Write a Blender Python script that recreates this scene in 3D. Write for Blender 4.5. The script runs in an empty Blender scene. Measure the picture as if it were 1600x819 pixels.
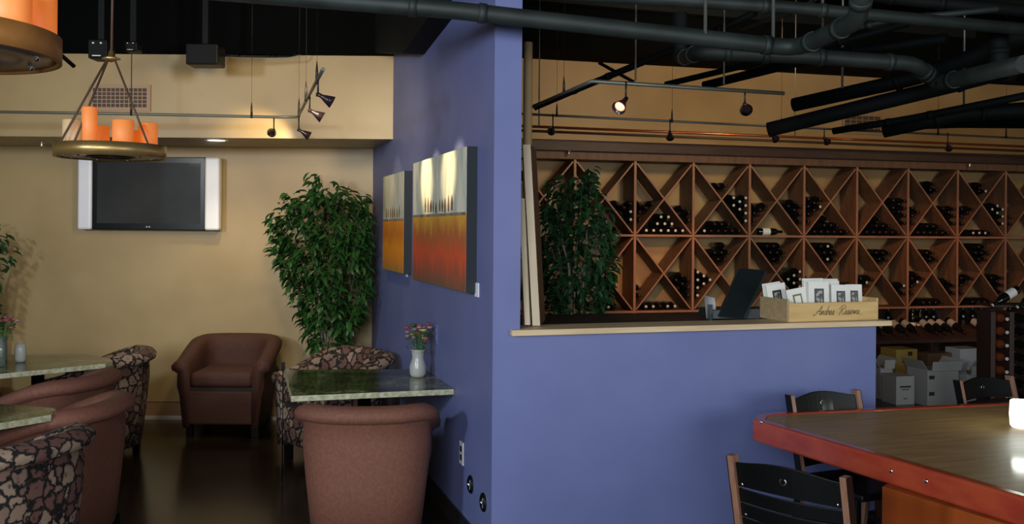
import bpy, bmesh, math, random
from mathutils import Vector, Matrix
random.seed(7)
sc = bpy.context.scene
COL = sc.collection

# ------------------------------------------------------------------ camera
FPX, HOR, ROLL, YAW, EYE = 1460.0, 359.0, 0.0075, math.radians(17.7), 1.65
FW = Vector((math.sin(YAW), math.cos(YAW), 0)); RT = Vector((math.cos(YAW), -math.sin(YAW), 0)); UP = Vector((0, 0, 1))
RR = RT*math.cos(ROLL) + UP*math.sin(ROLL); UU = -RT*math.sin(ROLL) + UP*math.cos(ROLL)
cam_d = bpy.data.cameras.new('camera'); cam = bpy.data.objects.new('camera', cam_d); COL.objects.link(cam)
cam_d.sensor_width = 36; cam_d.lens = FPX/1600*36; cam_d.shift_y = -(409.5-HOR)/1600; cam_d.clip_end = 60
m = Matrix((RR, UU, -FW)).transposed().to_4x4(); m.translation = (0, 0, EYE); cam.matrix_world = m
sc.camera = cam

# ------------------------------------------------------------------ light
sc.view_settings.view_transform = 'Standard'; sc.view_settings.look = 'None'
sc.view_settings.gamma = 1; sc.view_settings.exposure = 1.12; sc.view_settings.use_curve_mapping = False
sc.cycles.use_denoising = True; sc.cycles.max_bounces = 6; sc.cycles.sample_clamp_indirect = 4
world = bpy.data.worlds.new('world'); sc.world = world; world.use_nodes = True
world.node_tree.nodes['Background'].inputs[0].default_value = (0.75, 0.85, 1.0, 1)
world.node_tree.nodes['Background'].inputs[1].default_value = 0.09

def look(o, d):
    o.rotation_euler = Vector(d).to_track_quat('-Z', 'Y').to_euler()
def area(name, loc, aim, sx, sy, power, color):
    l = bpy.data.lights.new(name, 'AREA'); l.shape = 'RECTANGLE'; l.size = sx; l.size_y = sy; l.energy = power; l.color = color
    o = bpy.data.objects.new(name, l); COL.objects.link(o); o.location = loc; look(o, Vector(aim)-Vector(loc)); return o
def spot(name, loc, aim, power, color, ang=50, blend=.6, rad=.03):
    l = bpy.data.lights.new(name, 'SPOT'); l.energy = power; l.color = color; l.spot_size = math.radians(ang); l.spot_blend = blend; l.shadow_soft_size = rad
    o = bpy.data.objects.new(name, l); COL.objects.link(o); o.location = loc; look(o, Vector(aim)-Vector(loc)); return o
# area lights added as assumed daylight, no windows are built
area('assumed_daylight', (-1.8, -1.6, 2.3), (1.4, 4.6, 1.5), 2.6, 1.6, 118, (0.90, 0.94, 1.0))  # added light behind the camera, lighting column and low wall
area('assumed_daylight', (4.2, -3.2, 1.9), (2.6, 5.0, 1.0), 3.5, 2.0, 66, (0.90, 0.94, 1.0))  # added light behind the camera, further right, also assumed daylight
area('assumed_daylight', (-4.6, 0.9, 2.7), (1.3, 4.7, 0.7), .6, .6, 75, (0.80, 0.89, 1.0))  # added lamp inside the room, for daylight assumed from the left
WARM = (1.0, 0.74, 0.42)

# ------------------------------------------------------------------ pixel helpers (positions measured in the photograph, put at their real depth)
def ray(px, py): return FW + RR*((px-800)/FPX) - UU*((py-HOR)/FPX)
CAM = Vector((0, 0, EYE))
def W(px, py, t): return CAM + ray(px, py)*t
def onz(px, py, z):
    r = ray(px, py); return CAM + r*((z-EYE)/r.z)
def onplane(px, py, p0, n):
    r = ray(px, py); n = Vector(n); return CAM + r*((Vector(p0)-CAM).dot(n)/r.dot(n))
def onx(px, py, x): return onplane(px, py, (x, 0, 0), (1, 0, 0))
def FR(u, d, z): p = RT*u + FW*d; return Vector((p.x, p.y, z))     # lateral / depth / height

# ------------------------------------------------------------------ materials
MATS = {}
def mat(name, color, rough=.6, metal=0, color2=None, scale=8, detail=4, stretch=None, bump=0, emis=None, estr=0, trans=0, coat=0, spec=.5, ramp=(.35, .65), noise='noise', wave=0):
    m = bpy.data.materials.new(name); m.use_nodes = True; MATS[name] = m
    nt = m.node_tree; N = nt.nodes; L = nt.links; b = N['Principled BSDF']
    b.inputs['Base Color'].default_value = (*color, 1); b.inputs['Roughness'].default_value = rough; b.inputs['Metallic'].default_value = metal
    b.inputs['Specular IOR Level'].default_value = spec
    b.inputs['Transmission Weight'].default_value = trans; b.inputs['Coat Weight'].default_value = coat; b.inputs['Coat Roughness'].default_value = .1
    if emis: b.inputs['Emission Color'].default_value = (*emis, 1); b.inputs['Emission Strength'].default_value = estr
    if color2 is not None or bump:
        tc = N.new('ShaderNodeTexCoord'); mp = N.new('ShaderNodeMapping'); L.new(tc.outputs['Object'], mp.inputs[0])
        if stretch: mp.inputs['Scale'].default_value = stretch
        n = N.new('ShaderNodeTexNoise'); n.inputs['Scale'].default_value = scale; n.inputs['Detail'].default_value = detail; L.new(mp.outputs[0], n.inputs['Vector'])
        if color2 is not None:
            r = N.new('ShaderNodeValToRGB'); r.color_ramp.elements[0].position = ramp[0]; r.color_ramp.elements[1].position = ramp[1]
            r.color_ramp.elements[0].color = (*color, 1); r.color_ramp.elements[1].color = (*color2, 1)
            L.new(n.outputs['Fac'], r.inputs[0]); L.new(r.outputs[0], b.inputs['Base Color'])
        if bump:
            bp = N.new('ShaderNodeBump'); bp.inputs['Strength'].default_value = bump; bp.inputs['Distance'].default_value = .01
            L.new(n.outputs['Fac'], bp.inputs['Height']); L.new(bp.outputs[0], b.inputs['Normal'])
    return m
plaster = mat('gold_plaster', (.32, .225, .092), .42, color2=(.40, .292, .132), scale=1.3, detail=6, bump=.05)
plaster_r = mat('gold_plaster_right', (.33, .205, .080), .5, color2=(.41, .265, .115), scale=1.6, detail=6, bump=.05)
blue = mat('blue_paint', (.120, .145, .320), .5, color2=(.135, .162, .345), scale=3, detail=5, bump=.03)
black_paint = mat('black_ceiling_paint', (.0016, .0021, .0018), .9, bump=.2, scale=5, spec=.06)
black_soft = mat('dark_ceiling_metal', (.004, .0052, .005), .7, spec=.2)
pipe_m = mat('green_black_pipe_paint', (.008, .0125, .0105), .6, color2=(.017, .025, .021), scale=6, bump=.2)
duct_m = mat('black_pipe_insulation', (.003, .0045, .0045), .7, bump=.2, scale=20, spec=.15)
floor_m = mat('stained_concrete', (.006, .004, .0025), .20, color2=(.020, .014, .006), scale=1.6, detail=8, bump=.05, spec=.28)
base_m = mat('tan_baseboard', (.26, .15, .075), .4, color2=(.34, .21, .12), scale=3)
base_pale = mat('pale_floor_strip', (.5, .46, .42), .5)
black_base = mat('black_baseboard_vinyl', (.012, .012, .015), .4)
oak = mat('pale_oak', (.55, .40, .22), .45, color2=(.68, .53, .32), scale=3, stretch=(1, 12, 12), bump=.05)
beige_board = mat('beige_canvas_board', (.55, .45, .30), .6, color2=(.62, .52, .36), scale=3)
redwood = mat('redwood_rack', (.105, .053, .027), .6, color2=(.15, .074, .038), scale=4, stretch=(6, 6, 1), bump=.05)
redwood_e = mat('redwood_lit_edge', (.28, .125, .066), .5, color2=(.36, .165, .09), scale=9)  # flash light on the board fronts, painted in as a paler tone
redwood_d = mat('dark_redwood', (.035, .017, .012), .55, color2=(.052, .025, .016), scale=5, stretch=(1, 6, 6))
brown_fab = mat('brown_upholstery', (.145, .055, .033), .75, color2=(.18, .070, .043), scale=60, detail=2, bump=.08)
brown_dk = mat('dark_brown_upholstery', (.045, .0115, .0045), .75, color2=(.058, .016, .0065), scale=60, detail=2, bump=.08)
gap_m = mat('painted_gap_shade', (.02, .012, .012), .9)
blackwood = mat('black_lacquer', (.003, .0035, .0035), .45, coat=.05, spec=.22)
brownwood = mat('walnut_edge', (.20, .10, .06), .4, color2=(.27, .14, .09), scale=6, stretch=(8, 8, 1))
cherry = mat('cherry_edge', (.28, .035, .018), .22, color2=(.36, .060, .024), scale=2, detail=5, stretch=(3, 3, 8), coat=.4)
cherry_panel = mat('cherry_panel', (.24, .048, .008), .35, color2=(.30, .065, .012), scale=2, stretch=(6, 6, 1))
bartop = mat('tan_laminate', (.24, .140, .048), .55, color2=(.33, .20, .078), scale=4, detail=8, stretch=(1, 7, 1), coat=.1)
metal = mat('brushed_metal', (.45, .43, .38), .35, metal=1)
chrome = mat('chrome', (.8, .8, .8), .15, metal=1)
darkmetal = mat('dark_bronze', (.035, .028, .022), .4, metal=.6)
railm = mat('grey_green_rail', (.15, .16, .13), .4, metal=.5)
copper = mat('copper_pipe', (.50, .13, .05), .25, metal=.8)
white = mat('white_plastic', (.80, .82, .86), .35)
offwhite = mat('white_card', (.88, .88, .80), .6)
tvblack = mat('tv_bezel', (.003, .0035, .004), .25, spec=.3)
screen = mat('tv_screen', (.030, .034, .036), .06, spec=.8, color2=(.045, .05, .05), scale=2)
brass = mat('aged_brass', (.42, .27, .09), .38, metal=.75, color2=(.5, .34, .13), scale=12)
rust = mat('rust_brass', (.36, .15, .035), .55, metal=.3, color2=(.45, .2, .05), scale=14)
ringin = mat('dark_mirror', (.30, .17, .12), .3, metal=.6, color2=(.20, .18, .2), scale=5)
rope = mat('brown_rod', (.10, .055, .03), .6)
leaf_m = mat('ficus_leaf', (.014, .060, .012), .38, color2=(.035, .115, .022), scale=7)
leaf_d = mat('dark_ficus_leaf', (.012, .050, .014), .4, color2=(.030, .095, .028), scale=7)
bark = mat('pale_bark', (.20, .16, .11), .8)
potm = mat('terracotta_pot', (.08, .04, .025), .7)
bottle_m = mat('dark_bottle_glass', (.005, .007, .006), .12, coat=.3)
bottle_red = mat('red_brown_bottle', (.20, .05, .02), .3)
cap_w = mat('pale_capsule', (.62, .60, .52), .4)
cap_d = mat('dark_capsule', (.03, .012, .015), .3)
card = mat('white_box_card', (.42, .42, .40), .7)
yellow_card = mat('yellow_box_card', (.40, .27, .06), .7)
kraft = mat('kraft_box_card', (.14, .07, .035), .8)
ink = mat('dark_ink', (.05, .03, .02), .8)
redcap = mat('flower_red', (.35, .06, .09), .6)
flow_p = mat('flower_pink', (.42, .20, .22), .6)
flow_y = mat('flower_yellow', (.45, .40, .12), .6)
stemg = mat('stem_green', (.06, .17, .035), .6)
pinewood = mat('pine_crate', (.55, .36, .13), .6, color2=(.68, .47, .20), scale=4, stretch=(1, 8, 8))
pine_end = mat('pine_crate_end', (.36, .25, .12), .7, color2=(.44, .32, .17), scale=6, stretch=(1, 8, 8))
candle_o = mat('glowing_orange_wax', (.62, .27, .08), .5, emis=(1.0, .17, .01), estr=.20)
candle_c = mat('cream_wax', (.66, .50, .28), .5, emis=(1.0, .45, .10), estr=.05)
lampglow = mat('lamp_glow', (1, .6, .4), .4, emis=(1.0, .36, .24), estr=1.0)
lampdim = mat('lamp_dim_glow', (.5, .2, .15), .3, emis=(1.0, .30, .15), estr=.5)
recess = mat('recessed_lamp', (1, .95, .85), .5, emis=(1.0, .92, .8), estr=1.2)
whiteglow = mat('lit_frosted_glass', (.9, .92, .88), .3, emis=(.95, 1.0, .92), estr=.8)
frost = mat('frosted_vase_glass', (.72, .74, .68), .25, trans=.5)
ghost = mat('smoked_glass_shade', (.030, .016, .020), .2)
glass = mat('clear_glass', (.75, .9, .8), .05, trans=.9)
vent_m = mat('vent_tan_paint', (.33, .21, .12), .5)
vent_d = mat('vent_dark', (.07, .045, .035), .7)

def granite(name):
    m = bpy.data.materials.new(name); m.use_nodes = True; nt = m.node_tree; N = nt.nodes; L = nt.links; b = N['Principled BSDF']
    tc = N.new('ShaderNodeTexCoord')
    n = N.new('ShaderNodeTexNoise'); n.inputs['Scale'].default_value = 3.2; n.inputs['Detail'].default_value = 9; n.inputs['Distortion'].default_value = 1.2
    n2 = N.new('ShaderNodeTexNoise'); n2.inputs['Scale'].default_value = 70; n2.inputs['Detail'].default_value = 3
    L.new(tc.outputs['Object'], n.inputs[0]); L.new(tc.outputs['Object'], n2.inputs[0])
    r = N.new('ShaderNodeValToRGB'); e = r.color_ramp.elements
    e[0].position = .36; e[0].color = (.045, .05, .018, 1); e[1].position = .62; e[1].color = (.27, .29, .16, 1)
    x = e.new(.5); x.color = (.13, .14, .05, 1)
    r2 = N.new('ShaderNodeValToRGB'); r2.color_ramp.elements[0].position = .42; r2.color_ramp.elements[0].color = (.35, .3, .25, 1); r2.color_ramp.elements[1].position = .56; r2.color_ramp.elements[1].color = (1.3, 1.3, 1.2, 1)
    mx = N.new('ShaderNodeMixRGB'); mx.blend_type = 'MULTIPLY'; mx.inputs[0].default_value = .8
    L.new(n.outputs['Fac'], r.inputs[0]); L.new(n2.outputs['Fac'], r2.inputs[0]); L.new(r.outputs[0], mx.inputs[1]); L.new(r2.outputs[0], mx.inputs[2]); L.new(mx.outputs[0], b.inputs['Base Color'])
    b.inputs['Roughness'].default_value = .09
    return m
granite_m = granite('green_granite'); 
granite_e = mat('granite_pale_edge', (.30, .30, .17), .35, color2=(.52, .52, .36), scale=45, detail=3)

def floral(name, sc_=1.0, k=1.0):
    m = bpy.data.materials.new(name); m.use_nodes = True; nt = m.node_tree; N = nt.nodes; L = nt.links; b = N['Principled BSDF']
    tc = N.new('ShaderNodeTexCoord'); mp = N.new('ShaderNodeMapping'); L.new(tc.outputs['Object'], mp.inputs[0])
    nz = N.new('ShaderNodeTexNoise'); nz.inputs['Scale'].default_value = 45; L.new(mp.outputs[0], nz.inputs[0])
    ad = N.new('ShaderNodeMixRGB'); ad.inputs[0].default_value = .035; L.new(mp.outputs[0], ad.inputs[1]); L.new(nz.outputs['Color'], ad.inputs[2])
    v = N.new('ShaderNodeTexVoronoi'); v.feature = 'DISTANCE_TO_EDGE'; v.inputs['Scale'].default_value = 15*sc_; L.new(ad.outputs[0], v.inputs['Vector'])
    v2 = N.new('ShaderNodeTexVoronoi'); v2.feature = 'F1'; v2.inputs['Scale'].default_value = 15*sc_; L.new(ad.outputs[0], v2.inputs['Vector'])
    r = N.new('ShaderNodeValToRGB'); e = r.color_ramp.elements; e[0].position = .05; e[0].color = (.016, .012, .014, 1); e[1].position = .13; e[1].color = (1, 1, 1, 1)
    L.new(v.outputs['Distance'], r.inputs[0])
    hue = N.new('ShaderNodeValToRGB'); h = hue.color_ramp.elements; h[0].color = (.13*k, .060*k, .048*k, 1); h[1].color = (.27*k, .19*k, .13*k, 1); h[0].position = .3; h[1].position = .7
    sp = N.new('ShaderNodeSeparateColor'); L.new(v2.outputs['Color'], sp.inputs[0]); L.new(sp.outputs[0], hue.inputs[0])
    cen = N.new('ShaderNodeValToRGB'); c = cen.color_ramp.elements; c[0].position = .10; c[0].color = (.45, .4, .38, 1); c[1].position = .2; c[1].color = (1, 1, 1, 1)
    L.new(v2.outputs['Distance'], cen.inputs[0])
    mx = N.new('ShaderNodeMixRGB'); mx.blend_type = 'MULTIPLY'; mx.inputs[0].default_value = 1; L.new(hue.outputs[0], mx.inputs[1]); L.new(cen.outputs[0], mx.inputs[2])
    mx2 = N.new('ShaderNodeMixRGB'); mx2.blend_type = 'MULTIPLY'; mx2.inputs[0].default_value = 1; L.new(mx.outputs[0], mx2.inputs[1]); L.new(r.outputs[0], mx2.inputs[2])
    L.new(mx2.outputs[0], b.inputs['Base Color']); b.inputs['Roughness'].default_value = .8
    return m
floral_m = floral('floral_upholstery')

# ------------------------------------------------------------------ mesh helpers
class MB:
    def __init__(s): s.v = []; s.f = []; s.mi = []; s.sm = []
    def add(s, vs, fs, mi=0, smooth=False, M=None):
        o = len(s.v)
        for p in vs:
            p = Vector(p)
            if M is not None: p = M @ p
            s.v.append(tuple(p))
        for f in fs: s.f.append(tuple(o+i for i in f)); s.mi.append(mi); s.sm.append(smooth)
        return s
    def box(s, x0, x1, y0, y1, z0, z1, mi=0, M=None):
        vs = [(x, y, z) for z in (z0, z1) for y in (y0, y1) for x in (x0, x1)]
        return s.add(vs, [(0, 2, 3, 1), (4, 5, 7, 6), (0, 1, 5, 4), (2, 6, 7, 3), (0, 4, 6, 2), (1, 3, 7, 5)], mi, False, M)
    def cbox(s, c, sz, M=None, mi=0):
        return s.box(c[0]-sz[0]/2, c[0]+sz[0]/2, c[1]-sz[1]/2, c[1]+sz[1]/2, c[2]-sz[2]/2, c[2]+sz[2]/2, mi, M)
    def tube(s, pts, r, n=10, mi=0, cap=True, M=None):
        pts = [Vector(p) for p in pts]; k = len(pts); rs = r if isinstance(r, (list, tuple)) else [r]*k
        vs = []; fs = []; prev = None
        for i, p in enumerate(pts):
            d = (pts[min(i+1, k-1)]-pts[max(i-1, 0)]).normalized()
            if prev is None:
                a = d.orthogonal().normalized()
            else:
                a = (prev - d*prev.dot(d)).normalized()
            prev = a; b = d.cross(a)
            for j in range(n):
                t = 2*math.pi*j/n; vs.append(p + (a*math.cos(t)+b*math.sin(t))*rs[i])
        for i in range(k-1):
            for j in range(n):
                fs.append((i*n+j, i*n+(j+1) % n, (i+1)*n+(j+1) % n, (i+1)*n+j))
        s.add(vs, fs, mi, True, M)
        if cap: s.add(vs[:n], [tuple(range(n))[::-1]], mi, False, M); s.add(vs[-n:], [tuple(range(n))], mi, False, M)
        return s
    def lathe(s, prof, n=20, mi=0, M=None, smooth=True):
        vs = []; fs = []; k = len(prof)
        for (r, z) in prof:
            for j in range(n):
                t = 2*math.pi*j/n; vs.append((r*math.cos(t), r*math.sin(t), z))
        for i in range(k-1):
            for j in range(n): fs.append((i*n+j, i*n+(j+1) % n, (i+1)*n+(j+1) % n, (i+1)*n+j))
        return s.add(vs, fs, mi, smooth, M)
    def prism(s, poly, axis_vec, mi=0, M=None):
        n = len(poly); a = Vector(axis_vec); P = [Vector(p) for p in poly]
        vs = P + [p+a for p in P]
        fs = [tuple(range(n))[::-1], tuple(range(n, 2*n))] + [(i, (i+1) % n, n+(i+1) % n, n+i) for i in range(n)]
        return s.add(vs, fs, mi, False, M)
    def mesh(s, name, mats, bevel=0, recalc=True):
        me = bpy.data.meshes.new(name); me.from_pydata(s.v, [], s.f)
        for mm in (mats if isinstance(mats, (list, tuple)) else [mats]): me.materials.append(mm)
        me.polygons.foreach_set('material_index', s.mi); me.polygons.foreach_set('use_smooth', s.sm)
        if recalc:
            bm = bmesh.new(); bm.from_mesh(me); bmesh.ops.remove_doubles(bm, verts=bm.verts, dist=1e-5); bmesh.ops.recalc_face_normals(bm, faces=bm.faces); bm.to_mesh(me); bm.free()
        me.update(); return me
    def build(s, name, mats, parent=None, bevel=0, seg=2, subsurf=0, **kw):
        o = bpy.data.objects.new(name, s.mesh(name, mats)); COL.objects.link(o)
        if parent: o.parent = parent
        if bevel:
            b = o.modifiers.new('bevel', 'BEVEL'); b.width = bevel; b.segments = seg; b.limit_method = 'ANGLE'
        if subsurf:
            b = o.modifiers.new('sub', 'SUBSURF'); b.levels = subsurf; b.render_levels = subsurf
        for k_, v_ in kw.items(): o[k_] = v_
        return o
def thing(name, label, cat, loc=(0, 0, 0), rz=0, group=None):
    o = bpy.data.objects.new(name, None); COL.objects.link(o); o.location = loc; o.rotation_euler = (0, 0, rz); o['label'] = label; o['category'] = cat
    o.empty_display_size = .1
    if group: o['group'] = group
    return o
def tag(o, label, cat, group=None):
    o['label'] = label; o['category'] = cat
    if group: o['group'] = group
    return o
def struct(o): o['kind'] = 'structure'; return o
KIDS = {}
def dup(root, loc, rz, label, group=None):
    def cp(o, parent):
        c = o.copy(); COL.objects.link(c); c.parent = parent
        for ch in [x for x in o.children]: cp(ch, c)
        return c
    c = cp(root, None); c.location = loc; c.rotation_euler = (0, 0, rz); c['label'] = label
    if group: c['group'] = group
    return c
def basis(o, ex, ey, ez):
    M = Matrix((Vector(ex), Vector(ey), Vector(ez))).transposed().to_4x4(); M.translation = Vector(o); return M
MF = basis((0, 0, 0), RT, FW, UP)                 # frontal frame (u, d, z)

# ================================================================== STRUCTURE
SX = 1.30                                          # face of the blue side wall
DB = 8.03                                          # depth of the gold back wall
fl = MB(); fl.box(-8, 14, -4, 13, -.1, 0); struct(fl.build('floor', floor_m))
ce = MB(); ce.box(-8, 14, -4, 13, 4.0, 4.1); struct(ce.build('ceiling', black_paint))
o = MB(); o.box(-7.5, -1.13, DB, DB+.17, 0, 4.0, M=MF); struct(o.build('wall_back', plaster))
o = MB(); o.box(SX, SX+.14, 4.37, 9.2, 0, 4.0); struct(o.build('wall_side', blue))
# soffit over the seating nook
SD = 7.14
o = MB(); o.prism([FR(-7.5, SD, 2.335), FR(-.915, SD, 2.335), FR(-1.19, DB, 2.335), FR(-7.5, DB, 2.335)], (0, 0, .635)); s = struct(o.build('ceiling_soffit', plaster))
o = MB(); o.prism([FR(-7.5, SD-.02, 2.975), FR(-.905, SD-.02, 2.975), FR(-1.19, DB, 2.975), FR(-7.5, DB, 2.975)], (0, 0, 1.02)); struct(o.build('ceiling_bulkhead', black_paint))
# chamfered black beam against the blue wall
P = [onx(x, y, SX) for x, y in ((614, 85), (663, 85), (706, 30), (706, -160), (614, -160))]
o = MB(); o.prism([p for p in P], (-.14, 0, 0)); struct(o.build('ceiling_beam', black_soft))
# low wall
LA = Vector((SX, 4.37, 0)); LB = onz(1369, 501, 1.158); LB.z = 0
le = (LB-LA).normalized(); ln = Vector((-le.y, le.x, 0))   # along, and away from the camera
LL = (LB-LA).length
ML = basis(LA, le, ln, UP)
o = MB(); o.box(.001, LL, 0, .14, 0, 1.13, M=ML); struct(o.build('wall_low', blue))
# outer walls
o = MB(); o.box(-7.6, -7.4, -4, 9.5, 0, 4.0, M=MF); struct(o.build('wall_left', plaster))
# baseboards
o = MB(); o.box(-7.4, -1.18, DB-.015, DB, .03, .145, M=MF); o.box(-7.4, -1.18, DB-.015, DB, .150, .156, M=MF); struct(o.build('baseboard_back', base_m))
o = MB(); o.box(-7.4, -1.18, DB-.022, DB, 0, .03, M=MF); struct(o.build('baseboard_back_toe', base_pale)); bpy.data.objects['baseboard_back_toe'].name = 'trim_1'
o = MB(); o.box(SX-.012, SX, 4.37, 8.0, 0, .10); struct(o.build('baseboard_side', black_base))
o = MB(); o.box(-.0, LL, -.012, 0, 0, .10, M=ML); struct(o.build('baseboard_low', black_base))

# ------------------------------------------------------------------ rack frame
R0 = W(993, 252, 9.6); R1 = W(1497, 265, 10.58)
re_ = Vector((R1.x-R0.x, R1.y-R0.y, 0)); BW = re_.length/6; re_.normalize(); rn = Vector((-re_.y, re_.x, 0))
MR = basis((R0.x, R0.y, 0), re_, rn, UP)
def RK(x, y, z): return MR @ Vector((x, y, z))
ZT, ZM, ZB = 2.365, 1.600, .815
o = MB(); o.box(-3.3, 9.0, .33, .5, 0, 4.0, M=MR); struct(o.build('wall_rear', plaster_r))
o = MB(); o.box(-3.3, 9.0, -.35, .33, 3.42, 4.0, M=MR); struct(o.build('ceiling_bulkhead_rear', black_paint))
o = MB(); o.box(8.9, 9.0, -9, .5, 0, 4.0, M=MR); struct(o.build('wall_right', plaster_r))

# ================================================================== WINE RACK
rack = thing('wine_rack', 'wall-long redwood wine rack of X-shaped bins against the gold wall', 'wine rack', RK(0, 0, 0), math.atan2(re_.y, re_.x))
i0, i1 = -3, 10
o = MB(); o.box(i0*BW-.02, i1*BW+.02, -.05, .32, 2.445, 2.555); o.build('cornice', redwood_d, rack, bevel=.006)
o = MB(); o.box(i0*BW-.02, i1*BW+.02, -.01, .31, ZT, 2.445); o.build('header_rail', redwood, rack, bevel=.003)
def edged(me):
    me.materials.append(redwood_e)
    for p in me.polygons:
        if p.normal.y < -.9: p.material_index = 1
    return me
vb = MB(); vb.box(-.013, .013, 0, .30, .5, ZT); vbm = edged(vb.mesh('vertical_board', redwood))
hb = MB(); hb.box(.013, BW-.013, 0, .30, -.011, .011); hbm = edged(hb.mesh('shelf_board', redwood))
def diag(h):
    a = MB(); w = BW-.022; L_ = math.hypot(w, h); an = math.atan2(h, w)
    for s_ in (1,):
        Mx = Matrix.Translation((BW/2, .15, 0)) @ Matrix.Rotation(-an, 4, 'Y')
        a.cbox((0, 0, 0), (L_-.03, .29, .016), Mx)
    b = MB(); Mx = Matrix.Translation((BW/2, .15, 0)) @ Matrix.Rotation(an, 4, 'Y')
    b.cbox((0, 0, 0), (L_-.03, .285, .016), Mx)
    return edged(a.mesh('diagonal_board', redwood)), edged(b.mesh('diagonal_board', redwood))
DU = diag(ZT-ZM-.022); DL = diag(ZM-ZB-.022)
def ch(name, me, parent, loc=(0, 0, 0)):
    q = bpy.data.objects.new(name, me); COL.objects.link(q); q.parent = parent; q.location = loc; return q
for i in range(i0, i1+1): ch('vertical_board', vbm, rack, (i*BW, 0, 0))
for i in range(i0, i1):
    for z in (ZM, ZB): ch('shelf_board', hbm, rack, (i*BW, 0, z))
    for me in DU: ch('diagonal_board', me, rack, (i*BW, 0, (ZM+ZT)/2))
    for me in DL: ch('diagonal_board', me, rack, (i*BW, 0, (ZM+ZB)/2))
# lower display ledge
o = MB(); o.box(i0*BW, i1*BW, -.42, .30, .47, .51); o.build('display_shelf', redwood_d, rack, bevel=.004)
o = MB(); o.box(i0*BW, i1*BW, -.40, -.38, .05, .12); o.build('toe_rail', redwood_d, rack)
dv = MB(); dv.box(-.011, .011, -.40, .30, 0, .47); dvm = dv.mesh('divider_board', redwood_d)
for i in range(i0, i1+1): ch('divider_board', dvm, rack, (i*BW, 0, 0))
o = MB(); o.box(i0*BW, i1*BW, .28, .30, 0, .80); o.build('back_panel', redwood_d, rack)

# bottles: neck toward -Y, axis along Y
def bottle_mesh(cap, body=bottle_m, label=None):
    b = MB(); R_ = Matrix.Rotation(math.radians(90), 4, 'X')       # z -> -y
    b.lathe([(0, 0), (.034, 0), (.039, .006), (.0395, .19), (.032, .222), (.0165, .245), (.0155, .300)], 10, 0, R_)
    b.lathe([(.0155, .300), (.0150, .305), (0, .306)], 10, 1, R_)
    mats = [body, cap]
    if label: b.lathe([(.0405, .05), (.0405, .14)], 10, 2, R_); mats.append(label)
    return b.mesh('wine_bottle', mats, recalc=False)
bmW = bottle_mesh(cap_w); bmD = bottle_mesh(cap_d); dim_l = mat('grey_label', (.36, .35, .31), .6)  # reclining bottles get a greyer label than the others
bmL = bottle_mesh(cap_d, label=dim_l); bmLW = bottle_mesh(cap_w, label=offwhite)
bmR = bottle_mesh(cap_w, bottle_red)
ROT = math.atan2(re_.y, re_.x)
def inside(pt, tri, ins):
    for a in range(3):
        x0, z0 = tri[a]; x1, z1 = tri[(a+1) % 3]; cx = sum(q[0] for q in tri)/3; cz = sum(q[1] for q in tri)/3
        nx, nz = -(z1-z0), (x1-x0); l = math.hypot(nx, nz); nx /= l; nz /= l
        d = (pt[0]-x0)*nx+(pt[1]-z0)*nz; dc = (cx-x0)*nx+(cz-z0)*nz
        if dc < 0: d = -d
        if d < ins: return False
    return True
def pack(kind, z0, h, n):
    w = BW; r = .0405; T = {'bottom': ((0, 0), (w, 0), (w/2, h/2)), 'top': ((0, h), (w, h), (w/2, h/2)), 'left': ((0, 0), (0, h), (w/2, h/2)), 'right': ((w, 0), (w, h), (w/2, h/2))}[kind]
    c = []
    if kind in ('left', 'right'):
        for a in range(6):
            for b in range(14):
                x = .011+r+a*r*1.7325; z = b*2*r+(r if a % 2 else 0)
                if kind == 'right': x = w-x
                c.append((x, z))
    else:
        base = .012+r if kind == 'bottom' else None
        if kind == 'bottom':
            for b in range(5):
                for a in range(10): c.append((w/2+(a-4.5)*2*r+(r if b % 2 else 0), base+b*r*1.7325))
        else:
            for b in range(7):
                for a in range(10): c.append((w/2+(a-5)*2*r+(r if b % 2 else 0), h/2+.077+b*r*1.7325))
    c = [p for p in c if inside(p, T, r+(.010 if kind != 'bottom' else .006))]
    c.sort(key=lambda p: (round(p[1], 2), abs(p[0]-w/2) if kind in ('top', 'bottom') else (p[0] if kind == 'left' else -p[0])))
    return [(p[0], z0+p[1]) for p in c[:n]]
ordn = {-1: 'first', 0: 'second', 1: 'third', 2: 'fourth', 3: 'fifth', 4: 'sixth', 5: 'seventh', 6: 'eighth', 7: 'ninth'}
side = {'top': 'top', 'bottom': 'bottom', 'left': 'left-hand', 'right': 'right-hand'}
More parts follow.
